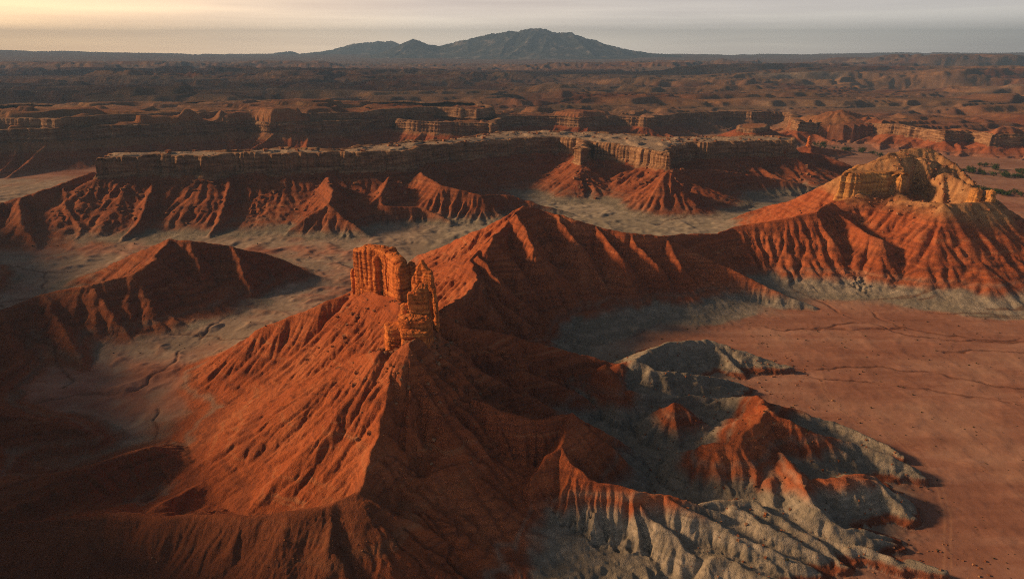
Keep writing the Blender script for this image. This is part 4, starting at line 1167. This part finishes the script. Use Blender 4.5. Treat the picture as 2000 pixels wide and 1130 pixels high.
mountain("mountain", [(700,112),(740,107),(770,97),(790,88),(808,77),(818,80),(832,88),(862,91),(890,83),(915,79),(945,72),(985,65),(1010,64),(1030,60),(1055,57),(1070,62),(1085,67),(1112,66),(1130,72),(1160,80),(1190,89),(1225,98),(1265,104),(1330,109)],
         11000, 1900, "broad blue mountain massif on the horizon", 131, .42, 3400)
mountain("distant_range", [(490,114),(525,107),(545,103),(570,101),(585,106),(620,102),(650,98),(685,88),(705,86),(735,83),(765,82),(785,90),(830,104),(880,110)],
         14300, 1300, "lower pale mountain range left of the massif", 151, .42, 3600)
print("mountains", time.time() - T0)

# ------------------------------------------------------------------ loose stones and scrub
def ground_z(x, y):
    return full_height(np.asarray(x, np.float32), np.asarray(y, np.float32))[0]
_oct = np.array([(1, 0, 0), (-1, 0, 0), (0, 1, 0), (0, -1, 0), (0, 0, 1), (0, 0, -1)], float)
_cub = np.array([(a, b, c) for a in (-1, 1) for b in (-1, 1) for c in (-1, 1)], float)
_octf = np.array([(0, 2, 4), (2, 1, 4), (1, 3, 4), (3, 0, 4), (2, 0, 5), (1, 2, 5), (3, 1, 5), (0, 3, 5)])
_cubf = np.array([(0, 1, 3), (0, 3, 2), (4, 6, 7), (4, 7, 5), (0, 4, 5), (0, 5, 1), (2, 3, 7), (2, 7, 6), (0, 2, 6), (0, 6, 4), (1, 5, 7), (1, 7, 3)])
def scatter(name, x, y, size, mat, base, faces, squash, sink, seed, label, cat):
    rs = np.random.RandomState(seed)
    z = ground_z(x, y)
    n = len(x); k = len(base)
    a = rs.uniform(0, 6.28, n); ca, sa = np.cos(a)[:, None], np.sin(a)[:, None]
    v = base[None] * rs.uniform(.55, 1.25, (n, k, 3)) * size[:, None, None]
    v[..., 2] *= squash
    vx = v[..., 0] * ca - v[..., 1] * sa; vy = v[..., 0] * sa + v[..., 1] * ca
    V = np.stack([vx + x[:, None], vy + y[:, None], v[..., 2] + (z + size * squash * sink)[:, None]], -1).reshape(-1, 3)
    F = (faces[None] + (np.arange(n) * k)[:, None, None]).reshape(-1, 3)
    finish(bpy.data.objects.new(name, np_mesh(name, V, F, mat, False)), label, cat, "stuff")
_r = np.random.RandomState(77)
MAT_STONE, nt_, b_ = new_mat("fallen_stone"); q_ = NB(nt_)
q_.l(q_.ramp(q_.noise(q_.n("ShaderNodeNewGeometry").outputs["Position"], .35, 3), [(.35, (.16, .065, .034)), (.5, (.27, .12, .065)), (.68, (.36, .24, .16))]), b_.inputs["Base Color"])
MAT_SCRUB, nt_, b_ = new_mat("dry_scrub"); q_ = NB(nt_)
q_.l(q_.ramp(q_.noise(q_.n("ShaderNodeNewGeometry").outputs["Position"], .2, 3), [(.4, (.028, .030, .016)), (.6, (.065, .060, .035))]), b_.inputs["Base Color"])
xs, ys, ss = [], [], []
def ring(cx, cy, r0, r1, n, s0, s1, dx=0, dy=0):
    a = _r.uniform(0, 6.28, n); r = r0 + (r1 - r0) * _r.uniform(0, 1, n) ** 1.6
    xs.append(cx + r * np.cos(a) + dx * r); ys.append(cy + r * np.sin(a) + dy * r); ss.append(s0 + (s1 - s0) * _r.uniform(0, 1, n) ** 3)
ring(-29, 187, 5, 28, 520, .10, 1.0, .1, -.3)
ring(-44, 228, 8, 30, 420, .10, 1.0, .1, -.3)
t_ = _r.randint(0, len(mesa_poly), 1500); o_ = _r.uniform(2, 60, 1500) ** 1.0
xs.append(mesa_poly[t_, 0] + _r.uniform(-8, 8, 1500)); ys.append(mesa_poly[t_, 1] - o_); ss.append(.3 + 2.6 * _r.uniform(0, 1, 1500) ** 5)
t_ = _r.randint(0, len(cap_poly), 900)
xs.append(cap_poly[t_, 0] + _r.uniform(-8, 45, 900)); ys.append(cap_poly[t_, 1] - _r.uniform(2, 45, 900)); ss.append(.2 + 1.2 * _r.uniform(0, 1, 900) ** 4)
n_ = 1500
xs.append(_r.uniform(40, 120, n_)); ys.append(_r.uniform(125, 265, n_)); ss.append(.10 + .5 * _r.uniform(0, 1, n_) ** 4)
n_ = 900
xs.append(_r.uniform(-130, -10, n_)); ys.append(_r.uniform(95, 128, n_)); ss.append(.06 + .22 * _r.uniform(0, 1, n_) ** 3)
xs, ys, ss = map(np.concatenate, (xs, ys, ss))
scatter("rubble", xs, ys, ss * .6, MAT_STONE, _cub, _cubf, .75, .35, 5, "fallen stones strewn below the cliffs and the spire", "rubble")
xs = np.concatenate([_r.uniform(60, 260, 1500), _r.uniform(150, 420, 700), _r.uniform(-300, -90, 500)])
ys = np.concatenate([_r.uniform(115, 330, 1500), _r.uniform(330, 720, 700), _r.uniform(230, 420, 500)])
k_ = (fbm(xs / 22, ys / 16, 3, 120) > -.02)
xs, ys = xs[k_], ys[k_]
scatter("scrub", xs, ys, (.16 + .34 * _r.uniform(0, 1, len(xs)) ** 3) * (1 + .8 * sst(300, 500, ys)), MAT_SCRUB, _oct, _octf, .8, .45, 6, "tiny dry scrub dotted over the red plain", "scrub")

# shrubs of the green thicket along the wash behind the butte: each crown is a cloud of small leaf faces over a few stems
MAT_LEAF, nt_, b_ = new_mat("shrub_leaves"); q_ = NB(nt_)
q_.l(q_.ramp(q_.noise(q_.n("ShaderNodeNewGeometry").outputs["Position"], .6, 3), [(.35, (.018, .045, .014)), (.65, (.055, .10, .03))]), b_.inputs["Base Color"])
MAT_STEM, nt_, b_ = new_mat("shrub_stems"); b_.inputs["Base Color"].default_value = (.09, .065, .045, 1)
def shrub_meshes(seed):
    rs = np.random.RandomState(seed)
    n = 420
    cl = rs.normal(0, 1, (9, 3)) * (1.25, 1.25, .5) + (0, 0, 1.9)
    c = cl[rs.randint(0, 9, n)] + rs.normal(0, .48, (n, 3)); c[:, 2] = np.maximum(c[:, 2], .25)
    a = rs.normal(0, 1, (n, 3)); b = rs.normal(0, 1, (n, 3))
    a /= np.linalg.norm(a, axis=1, keepdims=True); b -= a * (a * b).sum(1, keepdims=True); b /= np.linalg.norm(b, axis=1, keepdims=True)
    sz = rs.uniform(.16, .34, (n, 1))
    V = np.stack([c - a * sz, c - b * sz * .6, c + a * sz, c + b * sz * .6], 1).reshape(-1, 3)
    crown = np_mesh("crown", V, np.arange(4 * n).reshape(-1, 4), MAT_LEAF, False)
    Vs, Fs = [], []
    for q in cl[:6]:
        for k, (p, r) in enumerate(((np.zeros(3), .10), (q * (.5, .5, .5), .07), (q, .03))):
            for t in range(5): Vs.append(p + (r * math.cos(t * 1.2566), r * math.sin(t * 1.2566), -.3 if k == 0 else 0))
        o = len(Vs) - 15
        for k in range(2):
            for t in range(5): Fs.append((o + 5 * k + t, o + 5 * k + (t + 1) % 5, o + 5 * k + 5 + (t + 1) % 5, o + 5 * k + 5 + t))
    return crown, np_mesh("stem", np.array(Vs), np.array(Fs), MAT_STEM, True)
kinds = [shrub_meshes(200 + i) for i in range(4)]
spots = []
for line, n in ((((1870, 332), (1920, 338), (2010, 346)), 16), (((1885, 362), (1940, 372), (2010, 380)), 20), (((1700, 300), (1760, 310), (1830, 322)), 10), (((1590, 283), (1640, 292), (1700, 299)), 12), (((1900, 318), (1960, 330), (2010, 336)), 8)):
    pl = np.array([P(u, v, 2.5) for u, v in line])
    for k in range(n):
        t = _r.uniform(0, 1) * (len(pl) - 1); i0 = min(int(t), len(pl) - 2)
        p = pl[i0] + (t - i0) * (pl[i0 + 1] - pl[i0]); spots.append((p[0] + _r.normal(0, 4), p[1] + _r.normal(0, 5)))
sz_ = ground_z([p[0] for p in spots], [p[1] for p in spots])
for k, ((x, y), z) in enumerate(zip(spots, sz_)):
    if z > 12: continue
    e = bpy.data.objects.new("shrub", None); e.location = (x, y, float(z)); e.rotation_euler = (0, 0, _r.uniform(0, 6.28))
    g = _r.uniform(.75, 1.5) * (1.25 if y < 680 else 1.5); e.scale = (g, g, g * _r.uniform(.7, 1.0))
    finish(e, "dark green shrub in the thicket lining the dry wash behind the butte", "shrub", None, "shrubs along the dry wash")
    cr_, st_ = kinds[k % 4]
    finish(bpy.data.objects.new("crown", cr_), parent=e); finish(bpy.data.objects.new("stem", st_), parent=e)
print("scatter", time.time() - T0)

# ------------------------------------------------------------------ unseen stratus deck, added above the view and shaped to shade the far country
MAT_CLOUD, nt_, b_ = new_mat("stratus"); q_ = NB(nt_)
b_.inputs["Base Color"].default_value = (.80, .79, .78, 1); b_.inputs["Roughness"].default_value = 1.0
CZ = 2500.0
ox_, oy_ = CZ / math.tan(R(SUN_EL)) * math.sin(R(SUN_AZ)), CZ / math.tan(R(SUN_EL)) * math.cos(R(SUN_AZ))
gx_, gy_ = np.meshgrid(np.arange(-9000, 9000, 110.0), np.arange(500, 9000, 110.0))
lead = 620 + 500 * sst(-350, 0, gx_) + 1000 * sst(150, 900, gx_) + 1500 * sst(900, 2500, gx_)
cov = sst(-100, 500, gy_ - lead) * sst(5400, 3800, gy_) - .70 + 1.3 * fbm(gx_ / 1500, gy_ / 800, 4, 101) * sst(900, 2200, gy_)
thick = 160 * np.clip(cov, 0, 1) ** .6
keep = cov > 0
idc = np.arange(gx_.size).reshape(gx_.shape)
kq = keep[:-1, :-1] & keep[1:, :-1] & keep[:-1, 1:] & keep[1:, 1:]
qt = np.stack([idc[:-1, :-1], idc[:-1, 1:], idc[1:, 1:], idc[1:, :-1]], -1)[kq]
Vt = np.stack([gx_ + ox_, gy_ + oy_, CZ + thick + 60 * fbm(gx_ / 600, gy_ / 600, 3, 103)], -1).reshape(-1, 3)
Vb = np.stack([gx_ + ox_, gy_ + oy_, CZ - .6 * thick + 20 * fbm(gx_ / 500, gy_ / 500, 3, 105)], -1).reshape(-1, 3)
me = np_mesh("shade_cloud", np.vstack([Vt, Vb]), np.vstack([qt, qt[:, ::-1] + gx_.size]), MAT_CLOUD, True)
finish(bpy.data.objects.new("shade_cloud", me), "unseen stratus deck added to shade the far desert", "shade_cloud", "stuff")

# ------------------------------------------------------------------ haze
hb = bpy.data.meshes.new("haze")
x0, x1, y0, y1, z0, z1 = -16500, 16500, -3000, 16800, -60, 640
V = [(x, y, z) for z in (z0, z1) for y in (y0, y1) for x in (x0, x1)]
hb.from_pydata(V, [], [(0, 2, 3, 1), (4, 5, 7, 6), (0, 1, 5, 4), (2, 6, 7, 3), (0, 4, 6, 2), (1, 3, 7, 5)])
hm = bpy.data.materials.new("haze_air"); hm.use_nodes = True
hm.node_tree.nodes.clear()
ho = hm.node_tree.nodes.new("ShaderNodeOutputMaterial"); hv = hm.node_tree.nodes.new("ShaderNodeVolumePrincipled")
hv.inputs["Color"].default_value = (.28, .54, 1.0, 1)
hv.inputs["Density"].default_value = 1.3e-4
hv.inputs["Anisotropy"].default_value = 0.1
hm.node_tree.links.new(hv.outputs[0], ho.inputs["Volume"])
hb.materials.append(hm)
finish(bpy.data.objects.new("haze", hb), "pale blue evening haze over the far plain", "haze", "stuff")
print("done", time.time() - T0)
